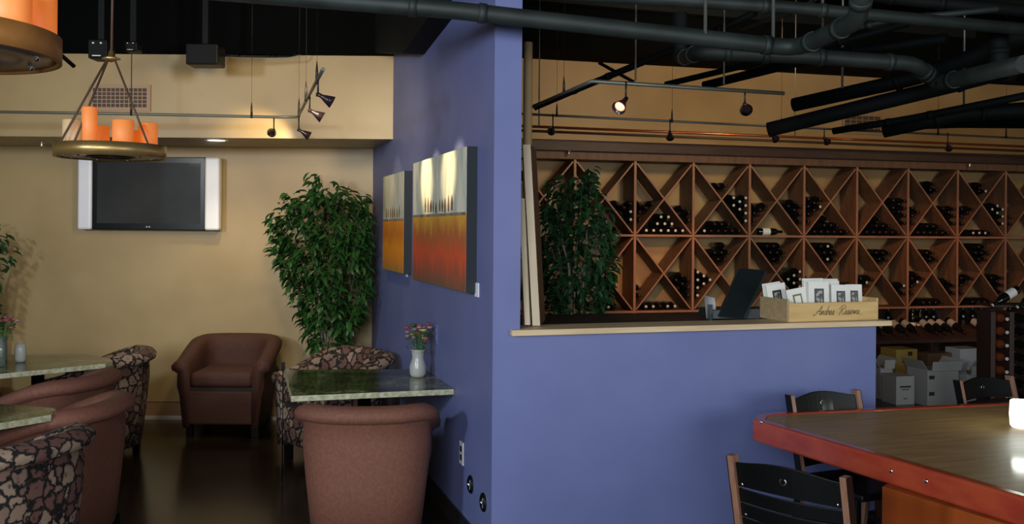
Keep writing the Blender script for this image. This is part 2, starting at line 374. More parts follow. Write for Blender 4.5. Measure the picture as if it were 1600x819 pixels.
FILL = [
 (-1, 'u', 'right', 5, 1), (-1, 'u', 'bottom', 5, 0), (-1, 'l', 'left', 2, 1), (-1, 'l', 'bottom', 4, 1),
 (0, 'u', 'left', 5, 0), (0, 'u', 'bottom', 11, 2), (0, 'u', 'right', 3, 0), (0, 'l', 'right', 6, 0), (0, 'l', 'left', 2, 0), (0, 'l', 'bottom', 5, 1),
 (1, 'u', 'top', 2, 0), (1, 'u', 'right', 8, 2), (1, 'u', 'bottom', 9, 0), (1, 'l', 'top', 6, 0), (1, 'l', 'left', 7, 2),
 (2, 'u', 'left', 5, 0), (2, 'u', 'right', 6, 0), (2, 'l', 'top', 8, 0), (2, 'l', 'left', 4, 0), (2, 'l', 'right', 7, 2),
 (3, 'u', 'left', 8, 0), (3, 'u', 'bottom', 10, 0), (3, 'l', 'top', 8, 0), (3, 'l', 'left', 4, 0), (3, 'l', 'right', 2, 0),
 (4, 'u', 'bottom', 10, 0), (4, 'u', 'right', 8, 0), (4, 'l', 'top', 5, 0), (4, 'l', 'left', 5, 1), (4, 'l', 'right', 2, 0),
 (5, 'u', 'top', 3, 0), (5, 'u', 'left', 4, 0), (5, 'u', 'right', 5, 0), (5, 'u', 'bottom', 9, 0), (5, 'l', 'top', 4, 0), (5, 'l', 'left', 6, 0), (5, 'l', 'right', 3, 0), (5, 'l', 'bottom', 4, 0),
 (6, 'u', 'top', 3, 1), (6, 'u', 'left', 5, 0), (6, 'u', 'right', 6, 2), (6, 'u', 'bottom', 4, 1), (6, 'l', 'top', 7, 0), (6, 'l', 'left', 5, 0), (6, 'l', 'right', 5, 0), (6, 'l', 'bottom', 4, 0),
 (7, 'u', 'left', 2, 0)]
NTH = ['first', 'second', 'third', 'fourth', 'fifth', 'sixth', 'seventh', 'eighth', 'ninth', 'tenth', 'eleventh', 'twelfth']
rnd = random.Random(3); nb = 0
for (bay, row, kind, n, dots) in FILL:
    z0, h = (ZM, ZT-ZM) if row == 'u' else (ZB, ZM-ZB)
    if (bay, row, kind) == (1, 'l', 'left'): pass
    pk = pack(kind, z0, h, n); layers = sorted({round(z, 2) for _, z in pk})
    for (x, z) in pk:
        me = bmW if (dots == 2 or (dots == 1 and rnd.random() < .5) or rnd.random() < .06) else bmD
        q = bpy.data.objects.new('wine_bottle', me); COL.objects.link(q); q.location = RK(bay*BW+x, .295+rnd.uniform(-.006, .0), z)
        q.rotation_euler = (0, 0, ROT); q['category'] = 'bottle'; nb += 1
        li = layers.index(round(z, 2)); row_ = sorted(a for a, c_ in pk if round(c_, 2) == layers[li]); xi = row_.index(x)
        lay = 'bottom layer' if li == 0 else NTH[li]+' layer up'
        pos = '' if len(row_) == 1 else ' '+NTH[xi]+' from left'
        q['label'] = '%s-tipped bottle in %s%s, %s bin, %s bay, %s row' % ('pale' if me is bmW else 'dark', lay, pos, side[kind], ordn[bay], 'upper' if row == 'u' else 'lower')
        q['group'] = 'bottles in the %s bin, %s bay, %s row' % (side[kind], ordn[bay], 'upper' if row == 'u' else 'lower')
# two bottles lying sideways in bay 2
for k, (dx, zz) in enumerate(((.20, 0.012), )):
    q = bpy.data.objects.new('wine_bottle', bmLW); COL.objects.link(q); q.location = RK(2*BW+.17, .14, ZM+.011+.0385); q.rotation_euler = (0, 0, ROT+math.radians(90))
    tag(q, 'wine bottle lying sideways alone on the middle shelf of the fourth bay', 'bottle')
# standing and reclined bottles on the display shelf
sb = MB(); sb.lathe([(0, 0), (.037, 0), (.0375, .18), (.030, .215), (.0155, .245), (.0145, .262)], 10, 0); sb.lathe([(.0150, .262), (.0155, .303), (0, .305)], 10, 1); sb.lathe([(.0385, .06), (.0385, .13)], 10, 2)
sbW = sb.mesh('wine_bottle', [bottle_m, cap_d, offwhite], recalc=False); sbY = sb.mesh('wine_bottle', [bottle_m, cap_d, yellow_card], recalc=False); sbD = sb.mesh('wine_bottle', [bottle_m, cap_d, cap_d], recalc=False)
ns = 0
for (bay, xs, me) in ((4, (.08, .2, .32, .55), sbD), (5, (.08, .18, .28, .4, .5), sbD), (5, (.13, .23), sbW), (6, (.1, .25, .38, .5), sbD), (7, (.08, .2, .33, .45), sbD), (7, (.14,), sbY)):
    for xi, x in enumerate(xs):
        q = bpy.data.objects.new('wine_bottle', me); COL.objects.link(q); q.location = RK(bay*BW+x, .20 if me is sbD else .08, .51)
        q.rotation_euler = (0, 0, ROT)
        kind = {id(sbD): 'dark', id(sbW): 'white-labelled', id(sbY): 'yellow-labelled'}[id(me)]
        tag(q, '%s bottle standing on the display shelf, %s from left under the %s bay' % (kind, NTH[xi], ordn[bay]), 'bottle', '%s bottles standing under the %s bay' % (kind, ordn[bay]))
for (bay, xs) in ((4, (.08, .22, .38, .52)), (5, (.10, .20, .31, .46)), (6, (.12, .30, .48)), (7, (.08, .2, .33))):
    for j, x in enumerate(xs):
        q = bpy.data.objects.new('wine_bottle', bmL); COL.objects.link(q); q.location = RK(bay*BW+x, -.06, .645)
        q.rotation_euler = (math.radians(22), 0, ROT)
        q.location = RK(bay*BW+x, -.07, .678)
        tag(q, 'reclining bottle on the display shelf, %s from left in the %s bay' % (NTH[j], ordn[bay]), 'bottle', 'reclining bottles on the display shelf, %s bay' % ordn[bay])
o = MB(); o.prism([(3.6*BW, -.38, .51), (3.6*BW, -.05, .51), (3.6*BW, -.05, .615), (3.6*BW, -.38, .514)], (4.4*BW, 0, 0)); o.build('bottle_cradle', redwood_d, rack)

# wine cartons under and in front of the rack, set on the floor
def carton(px0, px1, ytop, ybot, t, dep, m, label, top=None, flaps=False, mark=None, rz=0.0):
    z1 = W((px0+px1)/2, ytop, t).z; z1 = max(.1, z1)
    p0 = W(px0, ybot, t); p1 = W(px1, ybot, t); wdt = (p1-p0).length
    c = (p0+p1)/2; e = thing('wine_carton', label, 'box', (c.x, c.y, 0), -YAW*.0+math.atan2(re_.y, re_.x)+rz)
    b = MB(); b.box(-wdt/2, wdt/2, 0, dep, 0, z1); b.build('carton_body', m, e, bevel=.004)
    if flaps:
        for sx in (-1, 1):
            g = MB(); Mx = Matrix.Translation((sx*wdt/2, dep/2, z1)) @ Matrix.Rotation(sx*math.radians(35), 4, 'Y'); g.box(-.002, .002, -dep/2, dep/2, 0, .11, M=Mx); g.build('flap', m, e)
        g = MB(); g.box(-wdt/2+.01, wdt/2-.01, 0, .003, z1, z1+.09, M=Matrix.Translation((0, 0, 0)) @ Matrix.Rotation(math.radians(8), 4, 'X')); g.build('flap', m, e)
    if mark:
        for (x0, x1, za, zb) in mark:
            g = MB(); g.box(x0*wdt-wdt/2, x1*wdt-wdt/2, -.002, .0, za*z1, zb*z1); g.build('printed_mark', ink if m is not yellow_card else redwood_d, e)
    return e
carton(1398, 1431, 588, 633, 8.95, .22, card, 'small white carton with printed mark in front of the low wall end', mark=((.2, .8, .6, .66), (.3, .7, .52, .55), (.4, .6, .2, .23)))
carton(1374, 1396, 575, 633, 9.25, .3, card, 'white carton half hidden behind the blue low wall', flaps=True)
carton(1397, 1436, 546, 629, 9.42, .25, yellow_card, 'yellow carton standing behind the small white carton', mark=((.55, .75, .86, .95), (.3, .8, .72, .75)))
carton(1445, 1502, 578, 634, 8.9, .3, card, 'large pale carton with open flaps in the middle of the floor boxes', flaps=True, mark=((.05, .22, .75, .85), (.05, .22, .3, .4)))
carton(1497, 1536, 545, 629, 9.45, .22, card, 'tall pale carton under the display shelf near the bottle tower')
carton(1508, 1548, 585, 634, 9.0, .26, card, 'low white carton with crumpled flaps beside the bottle tower', flaps=True)
carton(1446, 1494, 552, 628, 9.5, .15, kraft, 'brown carton in the dark recess behind the large pale carton')

# bottle tower at the right edge
tw = W(1578, 600, 8.0); tower = thing('bottle_tower', 'free-standing dark wood tower rack stacked with wine bottles at right edge', 'wine rack', (tw.x, tw.y, 0), -YAW)
for x in (-.16, .0, .16, .32):
    b = MB(); b.box(x-.02, x+.02, -.03, .22, 0, 1.02 if x > 0 else .98); b.build('upright', redwood_d, tower, bevel=.003)
for x in (-.16, .16):
    b = MB(); b.box(x-.02, x+.18, -.02, .24, 0, .06); b.build('foot_rail', redwood_d, tower)
b = MB(); b.box(-.18, .34, -.05, .24, 1.02, 1.04); b.build('tower_top', redwood_d, tower, bevel=.003)
for cidx, (x, me) in enumerate(((-.08, bmR), (.08, bmLW), (.24, bmLW))):
    for k in range(8):
        p = MF.to_3x3() @ Vector((x, .2, 0)); q = bpy.data.objects.new('wine_bottle', me); COL.objects.link(q)
        q.location = (tw.x+p.x, tw.y+p.y, .14+k*.112); q.rotation_euler = (0, 0, -YAW)
        g = ('red-tinted', 'white-capped', 'white-capped')[cidx]; w_ = ('left', 'middle', 'right')[cidx]
        tag(q, '%s bottle %s from the bottom in the %s column of the tower rack' % (g, NTH[k], w_), 'bottle', 'bottles in the %s column of the tower' % w_)
for k, (dx, an, nm) in enumerate(((-.02, 35, 'nearest the rack'), (.19, 55, 'at the frame edge'))):
    p = MF.to_3x3() @ Vector((dx+.07, -.02, 0)); q = bpy.data.objects.new('wine_bottle', bmLW if 1 else bmL); COL.objects.link(q)
    q.matrix_world = Matrix.Translation((tw.x+p.x, tw.y+p.y, 1.175 if k == 0 else 1.16)) @ Matrix.Rotation(-YAW, 4, 'Z') @ Matrix.Rotation(math.radians(-72), 4, 'Z') @ Matrix.Rotation(math.radians(26), 4, 'X')
    tag(q, 'white-labelled bottle tilted on top of the dark tower rack, %s' % nm, 'bottle')

# ================================================================== LEDGE, COUNTER, BOXES
o = MB(); o.box(.09, LL+.08, -.035, .20, 1.13, 1.16, M=ML); tag(o.build('ledge_board', oak, bevel=.004), 'pale oak ledge board capping the blue low wall', 'ledge')
dk = thing('service_counter', 'dark wood service counter behind the blue low wall', 'counter', ML @ Vector((0, .21, 0)), math.atan2(le.y, le.x))
o = MB(); o.box(.30, 1.75, .0, .85, 1.09, 1.125); o.build('countertop', redwood_d, dk, bevel=.003)
o = MB(); o.box(.32, 1.72, .03, .80, 0, 1.09); o.build('cabinet_body', redwood_d, dk)

# leaning boards and tube
def leaning(name, pxa, pya, pxb, pyb, t0, t1, wpx, dep, mats, label, cat):
    # a board seen edge-on: edge faces the camera
    a = W(pxa, pya, t1); b = W(pxb, pyb, t0); wv = RT*(wpx*t0/FPX); dv_ = Vector((.46, 1, 0)).normalized()*dep
    m_ = MB(); vs = [b, b+wv, b+wv+dv_, b+dv_, a, a+wv, a+wv+dv_, a+dv_]
    m_.add(vs, [(0, 1, 2, 3), (4, 5, 6, 7), (0, 1, 5, 4)], 0).add(vs, [(1, 2, 6, 5), (2, 3, 7, 6), (3, 0, 4, 7)], 1)
    return tag(m_.build(name, mats), label, cat)
leaning('framed_board', 817, 226, 832, 509, 4.74, 4.80, 12, .30, [beige_board, redwood], 'tall framed board leaning against the column on the ledge', 'picture frame')
leaning('canvas_board', 811, 310, 820, 508, 4.70, 4.75, 8, .10, [beige_board, beige_board], 'shorter beige canvas board leaning beside the tall framed board', 'canvas')
tb = W(822, 505, 5.0); o = MB(); zt = W(822, 66, 5.0).z; o.lathe([(0, 0), (.024, 0), (.024, zt-.004), (.020, zt), (0, zt)], 16, M=Matrix.Translation((tb.x, tb.y, 0))); tag(o.build('cardboard_tube', mat('tan_tube', (.38, .26, .12), .6)), 'tall tan round tube standing just behind the blue column', 'tube')

# crate with framed cards
c0 = ML @ Vector((0, 0, 0))
cr_l = onz(1190, 503, 1.16); cr_r = onz(1377, 500, 1.16)
a_loc = ML.inverted() @ cr_l; b_loc = ML.inverted() @ cr_r
cw = .56; cdp = .25
f_loc = ML.inverted() @ onz(1231, 503, 1.16); cx0 = f_loc.x; cw = b_loc.x-f_loc.x-.012
crate = thing('wine_crate', 'open pine wine crate of framed cards on the ledge', 'crate', ML @ Vector((cx0+.0, f_loc.y, 1.16)), math.atan2(le.y, le.x)+math.radians(1.5))
z1, z2 = 0.0, .110
b = MB(); b.box(.0, cw, -.012, 0, 0, z2-.008); b.build('front_board', pinewood, crate, bevel=.002)
b = MB(); b.box(.0, cw, cdp-.012, cdp, 0, z2+.01); b.build('rear_board', pinewood, crate, bevel=.002)
b = MB(); b.box(-.012, 0, -.012, cdp, 0, z2+.012); b.build('end_board', pine_end, crate, bevel=.002)
b = MB(); b.box(cw, cw+.012, -.012, cdp, 0, z2+.012); b.build('end_board', pinewood, crate, bevel=.002)
b = MB(); b.box(0, cw, 0, cdp-.012, 0, .01); b.build('bottom_board', pinewood, crate)
# script lettering burnt into the crate: cursive strokes
GL = {'A': (1.35, [[(-.5, .2), (-.3, -.2), (.1, .1), (.6, 1.3), (1.0, 2.3), (.98, 1.2), (1.05, .2), (1.3, 0)], [(.2, .8), (.6, .95), (1.2, .9)]]),
 'R': (1.5, [[(.25, -.1), (.4, 1), (.55, 2.0)], [(-.2, 1.4), (.1, 2.1), (.8, 2.4), (1.25, 2.0), (1.0, 1.3), (.5, 1.1), (.8, .5), (1.2, .0), (1.5, .1)]]),
 'n': (.75, [[(0, 0), (.12, .95), (.16, .6), (.16, 0), (.25, .6), (.42, 1), (.56, .85), (.56, .15), (.75, 0)]]),
 'd': (.8, [[(.55, .8), (.3, 1), (.06, .6), (.1, .1), (.32, 0), (.55, .4), (.62, 2.2)], [(.62, 2.2), (.58, .2), (.8, 0)]]),
 'r': (.6, [[(0, 0), (.12, 1.1), (.25, .88), (.42, .92), (.40, .25), (.6, 0)]]),
 'e': (.6, [[(0, .15), (.35, .5), (.38, .9), (.2, 1), (.06, .5), (.15, .05), (.38, 0), (.6, .2)]]),
 's': (.6, [[(0, .05), (.28, 1.1), (.32, .6), (.42, .25), (.22, -.05), (.05, .1)], [(.22, -.03), (.6, .1)]]),
 'v': (.65, [[(0, .2), (.1, 1), (.26, .05), (.48, .9), (.65, .85)]]),
 'a': (.78, [[(.52, .9), (.3, 1), (.06, .6), (.1, .1), (.32, 0), (.52, .5), (.56, .95), (.54, .15), (.78, 0)]])}
U = .0215; total = sum(GL[c][0] if c != ' ' else 1.1 for c in 'Andres Reserva'); x0_ = cw*.54-total*U/2*1.22; z0_ = .034
b = MB()
for c in 'Andres Reserva':
    if c == ' ':
        x0_ += 1.1*U*1.22; b.build('script_lettering', ink, crate, kind='stuff'); b = MB(); continue
    w_, st_ = GL[c]
    for seq in st_:
        pts_ = []
        for a in range(len(seq)-1):
            p0, p1, p2, p3 = seq[max(a-1, 0)], seq[a], seq[a+1], seq[min(a+2, len(seq)-1)]
            for q_ in (0, .33, .66):
                f = lambda k: .5*((2*p1[k])+(-p0[k]+p2[k])*q_+(2*p0[k]-5*p1[k]+4*p2[k]-p3[k])*q_*q_+(-p0[k]+3*p1[k]-3*p2[k]+p3[k])*q_**3)
                pts_.append((f(0), f(1)))
        pts_.append(seq[-1])
        b.tube([(x0_+(u_*1.22+v_*.45)*U, -.0125, z0_+v_*U) for u_, v_ in pts_], .0015, 4)
    x0_ += w_*U*1.22
b.tube([(x0_-.01, -.0125, z0_+.001), (x0_+.02, -.0125, z0_-.004)], .0009, 4)
b.build('script_lettering', ink, crate, kind='stuff')
b = MB(); b.lathe([(.016, 0), (.020, 0), (.020, .0008), (.016, .0008)], 16, M=Matrix.Translation((-.012, cdp/2, .07)) @ Matrix.Rotation(math.radians(-90), 4, 'Y')); b.build('stamp_ring', pine_end, crate)
fcol = {'dark': (.03, .03, .025), 'olive': (.22, .20, .06), 'grey': (.08, .08, .08)}
pics = mat('card_picture', (.10, .10, .09), .5, color2=(.45, .45, .42), scale=60, detail=2, ramp=(.45, .55))
fm = {k: mat('card_frame_'+k, v, .5) for k, v in fcol.items()}
def fcard(x, y, w_, h_, tilt, roll_, frame, label, cat='framed card', plain=False):
    e = thing('framed_card', label, cat, (0, 0, 0)); M0 = crate.matrix_basis
    e.matrix_world = Matrix.Translation(crate.location) @ Matrix.Rotation(crate.rotation_euler.z, 4, 'Z') @ Matrix.Translation((x, y, .012)) @ Matrix.Rotation(math.radians(-tilt), 4, 'X') @ Matrix.Rotation(math.radians(roll_), 4, 'Y')
    b = MB(); b.box(-w_/2, w_/2, 0, .006, 0, h_); b.build('mount_board', offwhite, e, bevel=.001)
    if not plain:
        b = MB(); fw, fh = w_*.46, h_*.50; zc = h_*.55
        b.box(-fw/2, fw/2, -.002, 0, zc-fh/2, zc+fh/2); b.build('inner_frame', fm[frame], e)
        b = MB(); b.box(-fw*.34, fw*.34, -.003, -.0021, zc-fh*.38, zc+fh*.38); b.build('picture', pics if frame != 'olive' else offwhite, e)
    return e
cq = cw/.62
cards = [(.085, .19, .125, .185, 6, -7, 'dark', 'white card with dark framed print, leftmost in the crate'),
 (.165*cq, .09, .125, .165, 8, -9, 'olive', 'white card with thin olive frame, second from left in the crate'),
 (.285*cq, .08, .135, .200, 4, 1, 'grey', 'tallest white card with narrow grey frame, middle of the crate'),
 (.450*cq, .09, .125, .180, 5, 2, 'grey', 'white card with grey floral print, fourth in the crate'),
 (.560*cq, .10, .110, .180, 5, 1, 'grey', 'white card with dark oval print, rightmost in the crate')]
for c in cards: fcard(*c)
for (x, y, w_, h_, ti, ro, lab) in ((.075, .215, .12, .19, 6, -7, 'plain white card edge behind the leftmost framed card'), (.275*cq, .105, .13, .205, 4, -1, 'plain white card just behind the tallest card'), (.29*cq, .135, .14, .215, 4, 0, 'rearmost plain white card behind the tallest card'), (.405*cq, .13, .13, .200, 4, 1, 'plain white card between tallest and floral print cards'), (.43*cq, .165, .12, .21, 4, 1, 'rear plain white card behind the floral print card')):
    fcard(max(x, .06), y, w_, h_, ti, ro, 'grey', lab, 'card', True)

# slanted monitor seen from behind
mt = W(1150, 488, 5.45); mon = thing('slanted_monitor', 'black monitor leaning back on its stand beside the pine crate', 'monitor', (mt.x, mt.y, 1.125), math.atan2(le.y, le.x))
def PL(px, py, t): return Matrix.Rotation(-mon.rotation_euler.z, 4, 'Z') @ (W(px, py, t)-Vector((mt.x, mt.y, 1.125)))
A = [PL(1122, 495, 5.36), PL(1160, 498, 5.30), PL(1197, 423, 5.62), PL(1155, 420, 5.66)]
blk = mat('monitor_shell', (.012, .018, .018), .45); blk2 = mat('monitor_edge', (.03, .045, .045), .35)
b = MB(); b.prism([A[0], A[1], A[2], A[3]], (.05, .10, .0)); b.build('screen_housing', blk, mon, bevel=.004)
b = MB(); b.prism([PL(1161, 497, 5.31), PL(1165, 497, 5.31), PL(1199, 424, 5.62), PL(1196, 424, 5.62)], (.02, .09, 0)); b.build('edge_trim', blk2, mon)
b = MB(); b.prism([PL(1108, 499, 5.45), PL(1188, 499, 5.40), PL(1188, 482, 5.40), PL(1112, 484, 5.45)], (.03, .2, 0)); b.build('monitor_base', blk, mon, bevel=.004)
# small curled white card
cc = W(1107, 478, 5.45); cardo = thing('menu_card', 'curled white menu card on dark stand left of the monitor', 'card', (cc.x, cc.y, 1.125), math.atan2(le.y, le.x))
b = MB(); n = 8
for i in range(n):
    a0, a1 = i/n, (i+1)/n
    f = lambda a: (-.035+.075*a, .02*math.sin(a*2.4)-.02)
    (x0, y0), (x1, y1) = f(a0), f(a1)
    b.add([(x0+.012, y0, .015-.0*a0), (x1+.012, y1, .015), (x1-.004, y1, .155-.02*a1), (x0-.004, y0, .155-.02*a0), (x0+.012, y0+.002, .015), (x1+.012, y1+.002, .015), (x1-.004, y1+.002, .155-.02*a1), (x0-.004, y0+.002, .155-.02*a0)], [(0, 1, 2, 3), (7, 6, 5, 4), (3, 2, 6, 7), (0, 4, 5, 1)], 0, True)
b.build('card_sheet', mat('grey_white_card', (.42, .42, .40), .5), cardo)
b = MB(); b.box(-.012, .010, -.03, -.022, 0, .10); b.box(-.025, .03, -.035, .03, 0, .006); b.build('card_stand', blk2, cardo)

# ================================================================== BARREL CHAIRS
def barrel_chair(name, label, fab, rail_fab=None, w=.36, d=.32, hb=.76, ha=.60, group=None):
    e = thing(name, label, 'armchair', group=group)
    # U path: front-left arm -> round back (+Y) -> front-right arm
    path = []; K = 34
    for i in range(K+1):
        u = i/K
        if u < .22: p = (-w, -d+(u/.22)*(d+.05))
        elif u > .78: p = (w, .05-((u-.78)/.22)*(d+.05))
        else:
            th = math.pi*(1-(u-.22)/.56); q = 2/2.45
            c, s_ = math.cos(th), math.sin(th)
            p = (w*math.copysign(abs(c)**q, c), .05+(d-.05)*abs(s_)**q)
        path.append(Vector((p[0], p[1], 0)))
    out = MB(); S = len(path); rings = []
    for i, p in enumerate(path):
        a = path[max(i-1, 0)]; b = path[min(i+1, S-1)]; tdir = (b-a).normalized(); n_ = Vector((-tdir.y, tdir.x, 0))
        if n_.dot(p-Vector((0, -.1, 0))) < 0: n_ = -n_
        yy = (p.y+d)/(2*d); k = max(0, min(1, (yy+.05)/.95)); k = k*k*(3-2*k); h = ha+(hb-ha)*k
        fl_ = 1.0
        prof = [(-.105, .24), (-.10, h-.14), (-.095, h-.05), (-.065, h-.010), (-.02, h), (.022, h-.012), (.046, h-.040), (.040, h-.072), (.010, h-.086), (-.006, h-.098), (-.002, h-.2), (-.022, .34), (-.052, .085), (-.08, .075), (-.10, .08)]
        rings.append([p + n_*(o_*fl_) + Vector((0, 0, z)) for o_, z in prof])
    m_ = len(rings[0]); vs = [q for r in rings for q in r]; fs = []
    for i in range(S-1):
        for j in range(m_): fs.append((i*m_+j, (i+1)*m_+j, (i+1)*m_+(j+1) % m_, i*m_+(j+1) % m_))
    fs.append(tuple(range(m_))[::-1]); fs.append(tuple((S-1)*m_+j for j in range(m_)))
    out.add(vs, fs, 0, True); out.build('backrest', fab, e)
    rf = rail_fab or fab
    b = MB(); b.box(-w+.09, w-.09, -d+.02, d-.22, .10, .365); b.build('seat_rail', rf, e, bevel=.015)
    b = MB(); b.box(-w+.10, w-.10, -d+.01, d-.08, .39, .51); b.build('seat_cushion', fab, e, bevel=.045, seg=4)
    b = MB(); b.box(-w+.10, w-.10, -d+.035, d-.10, .365, .39); b.build('cushion_gap_shade', gap_m, e)  # dark strip standing in for the shade in the gap below the cushion
    for sx in (-1, 1):
        for sy in (-1, 1):
            b = MB(); x, y = sx*(w-.09), (-d+.07 if sy < 0 else d-.13); b.prism([(x-.025, y-.025, .0), (x+.025, y-.025, .0), (x+.025, y+.025, .0), (x-.025, y+.025, .0)], (0, 0, .09)); b.build('leg', blackwood, e)
    return e
def place_chair(ch_, px, t, rz, base=None):
    p = FR((px-800)/FPX*t, t, 0); ch_.location = p; ch_.rotation_euler = (0, 0, rz)
# local -Y is the chair's front. Facing the camera => local -Y = -FW  => rz = -YAW
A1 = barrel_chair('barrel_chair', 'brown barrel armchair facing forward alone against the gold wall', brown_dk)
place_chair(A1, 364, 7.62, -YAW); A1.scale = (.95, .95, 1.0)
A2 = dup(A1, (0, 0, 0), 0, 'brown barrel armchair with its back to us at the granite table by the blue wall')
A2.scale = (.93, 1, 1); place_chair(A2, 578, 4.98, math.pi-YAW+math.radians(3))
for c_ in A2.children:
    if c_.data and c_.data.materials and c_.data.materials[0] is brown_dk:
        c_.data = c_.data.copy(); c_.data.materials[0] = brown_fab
B1 = barrel_chair('barrel_chair', 'flower-patterned barrel armchair behind the granite table by the blue wall', floral_m)
place_chair(B1, 531, 6.76, -YAW-math.radians(48)); B1.location.z = 0
# left group
def lp(px, py, z): return onz(px, py, z)
dup(B1, FR(-2.96, 6.75, 0), math.radians(-80)-YAW, 'flower-patterned barrel armchair at the far end of the far left granite table')
dup(A2, FR(-2.80, 5.71, 0), math.radians(-100)-YAW, 'brown barrel armchair at the front of the far left granite table, half hidden')
C3 = dup(A2, FR(-2.37, 4.84, 0), math.radians(-94)-YAW, 'large brown barrel armchair at the near left table, open side facing left'); C3.scale = (.96, 1.02, 1)
dup(B1, FR(-2.235, 4.02, 0), math.radians(-107)-YAW, 'flower-patterned barrel armchair in the bottom left corner, back to us')

# ================================================================== GRANITE TABLES
def table(name, corners_px, z, label, legs=True, flat=.032):
    pts = [onz(x, y, z) for x, y in corners_px]; c = sum(pts, Vector())/len(pts)
    e = thing(name, label, 'table', (c.x, c.y, 0)); q = [Vector((p.x-c.x, p.y-c.y, z-flat)) for p in pts]
    b = MB(); n_ = len(q); vs = q+[p+Vector((0, 0, flat)) for p in q]
    b.add(vs, [tuple(range(n_, 2*n_))], 0); b.add(vs, [tuple(range(n_))[::-1]]+[(i, (i+1) % n_, n_+(i+1) % n_, n_+i) for i in range(n_)], 1)
    b.build('granite_top', [granite_m, granite_e], e, bevel=.003)
    b = MB(); b.lathe([(0, 0), (.24, 0), (.24, .015), (.05, .035), (.04, .05), (.04, z-flat-.02), (.16, z-flat-.015), (.16, z-flat)], 20); b.build('pedestal', blackwood, e)
    return e, pts
T1, tp = table('granite_table', [(455, 619), (710, 608), (666, 576.3), (444, 578)], .75, 'square green granite table with vase against the blue wall')
T2, _ = table('granite_table', [(-160, 600), (165, 568), (176, 564), (172, 560), (131, 553), (-160, 556)], .75, 'granite table at far left with vase and frosted glass on it')
T3, _ = table('granite_table', [(-170, 690), (80, 648), (89, 641), (84, 637), (-170, 620)], .75, 'near left granite table, only its corner in frame')
# black clip at the table corner with line to floor
p = onz(446, 575, .75); o = MB(); o.box(-.012, .012, -.012, .012, -.02, .035); o.tube([(0, 0, -.02), (0, .01, -.74)], .004, 6); o = o.build('corner_clip', blackwood); o.location = p+Vector((-.014, .01, 0)); tag(o, 'small black clip and rod at the rear left corner of the granite table', 'clip')

# ================================================================== FLOWERS AND VASES
def flowers(e, z0, r, h, n, seed, cols):
    rn_ = random.Random(seed); st = MB(); 
    for i in range(n):
        a = rn_.uniform(0, 6.28); rr = r*math.sqrt(rn_.random()); tip = Vector((rr*math.cos(a), rr*math.sin(a), z0+h*rn_.uniform(.45, 1)))
        st.tube([(0, 0, z0*.3), (tip.x*.4, tip.y*.4, z0), tuple(tip)], .0013, 4)
        for k in range(9):
            q = tip*1.0; q.z -= .012+.009*k; aa = rn_.uniform(0, 6.28); L_ = rn_.uniform(.02, .036); d_ = Vector((math.cos(aa), math.sin(aa), .3)); s_ = Vector((-math.sin(aa), math.cos(aa), 0))*.005
            q = Vector((q.x*.85, q.y*.85, q.z)); st.add([q, q+d_*L_*.5+s_, q+d_*L_, q+d_*L_*.5-s_], [(0, 1, 2, 3)])
        f = MB(); rad = rn_.uniform(.011, .018)
        f.lathe([(0, -rad*.6), (rad*.8, -rad*.3), (rad*1.1, rad*.2), (rad*.7, rad*.45), (0, rad*.3)], 7, M=Matrix.Translation(tip)); f.build('flower_head', cols[i % len(cols)], e)
    st.build('stems', stemg, e, kind='stuff')
p = onz(653, 589, .75); V1 = thing('flower_vase', 'frosted white vase of small flowers on the granite table by the blue wall', 'vase', p)
b = MB(); b.lathe([(0, .002), (.036, .002), (.043, .02), (.044, .055), (.034, .085), (.030, .105), (.036, .135), (.041, .143), (.038, .143), (.027, .105), (.031, .085), (.040, .055), (.038, .02), (0, .01)], 24); b.build('vase_body', frost, V1)
b = MB(); b.lathe([(0, .006), (.033, .008), (.037, .022), (.038, .05), (.0, .051)], 16); b.build('white_pebbles', mat('cream_pebbles', (.65, .62, .5), .7, color2=(.8, .78, .66), scale=60), V1)
flowers(V1, .14, .065, .13, 26, 4, [redcap, flow_p, flow_y, flow_p, leaf_m])
V1.scale = (1.18, 1.18, 1.18)
p = onz(2, 572, .75); V2 = thing('flower_vase', 'clear glass vase of red flowers at the left frame edge', 'vase', p)
b = MB(); b.lathe([(0, .002), (.034, .002), (.036, .19), (.033, .19), (.031, .01), (0, .01)], 20); b.build('vase_body', glass, V2)
flowers(V2, .18, .10, .15, 34, 9, [redcap, flow_p, redcap, leaf_m])
for c_ in [x for x in V2.children if x.name.startswith('stems')]: pass
p = onz(32, 566, .75); o = MB(); o.lathe([(0, .002), (.028, .002), (.036, .02), (.037, .09), (.031, .125), (.029, .125), (.034, .09), (.033, .02), (0, .01)], 20); o = o.build('candle_glass', frost); o.location = p; tag(o, 'frosted candle glass on the far left granite table', 'candle holder')

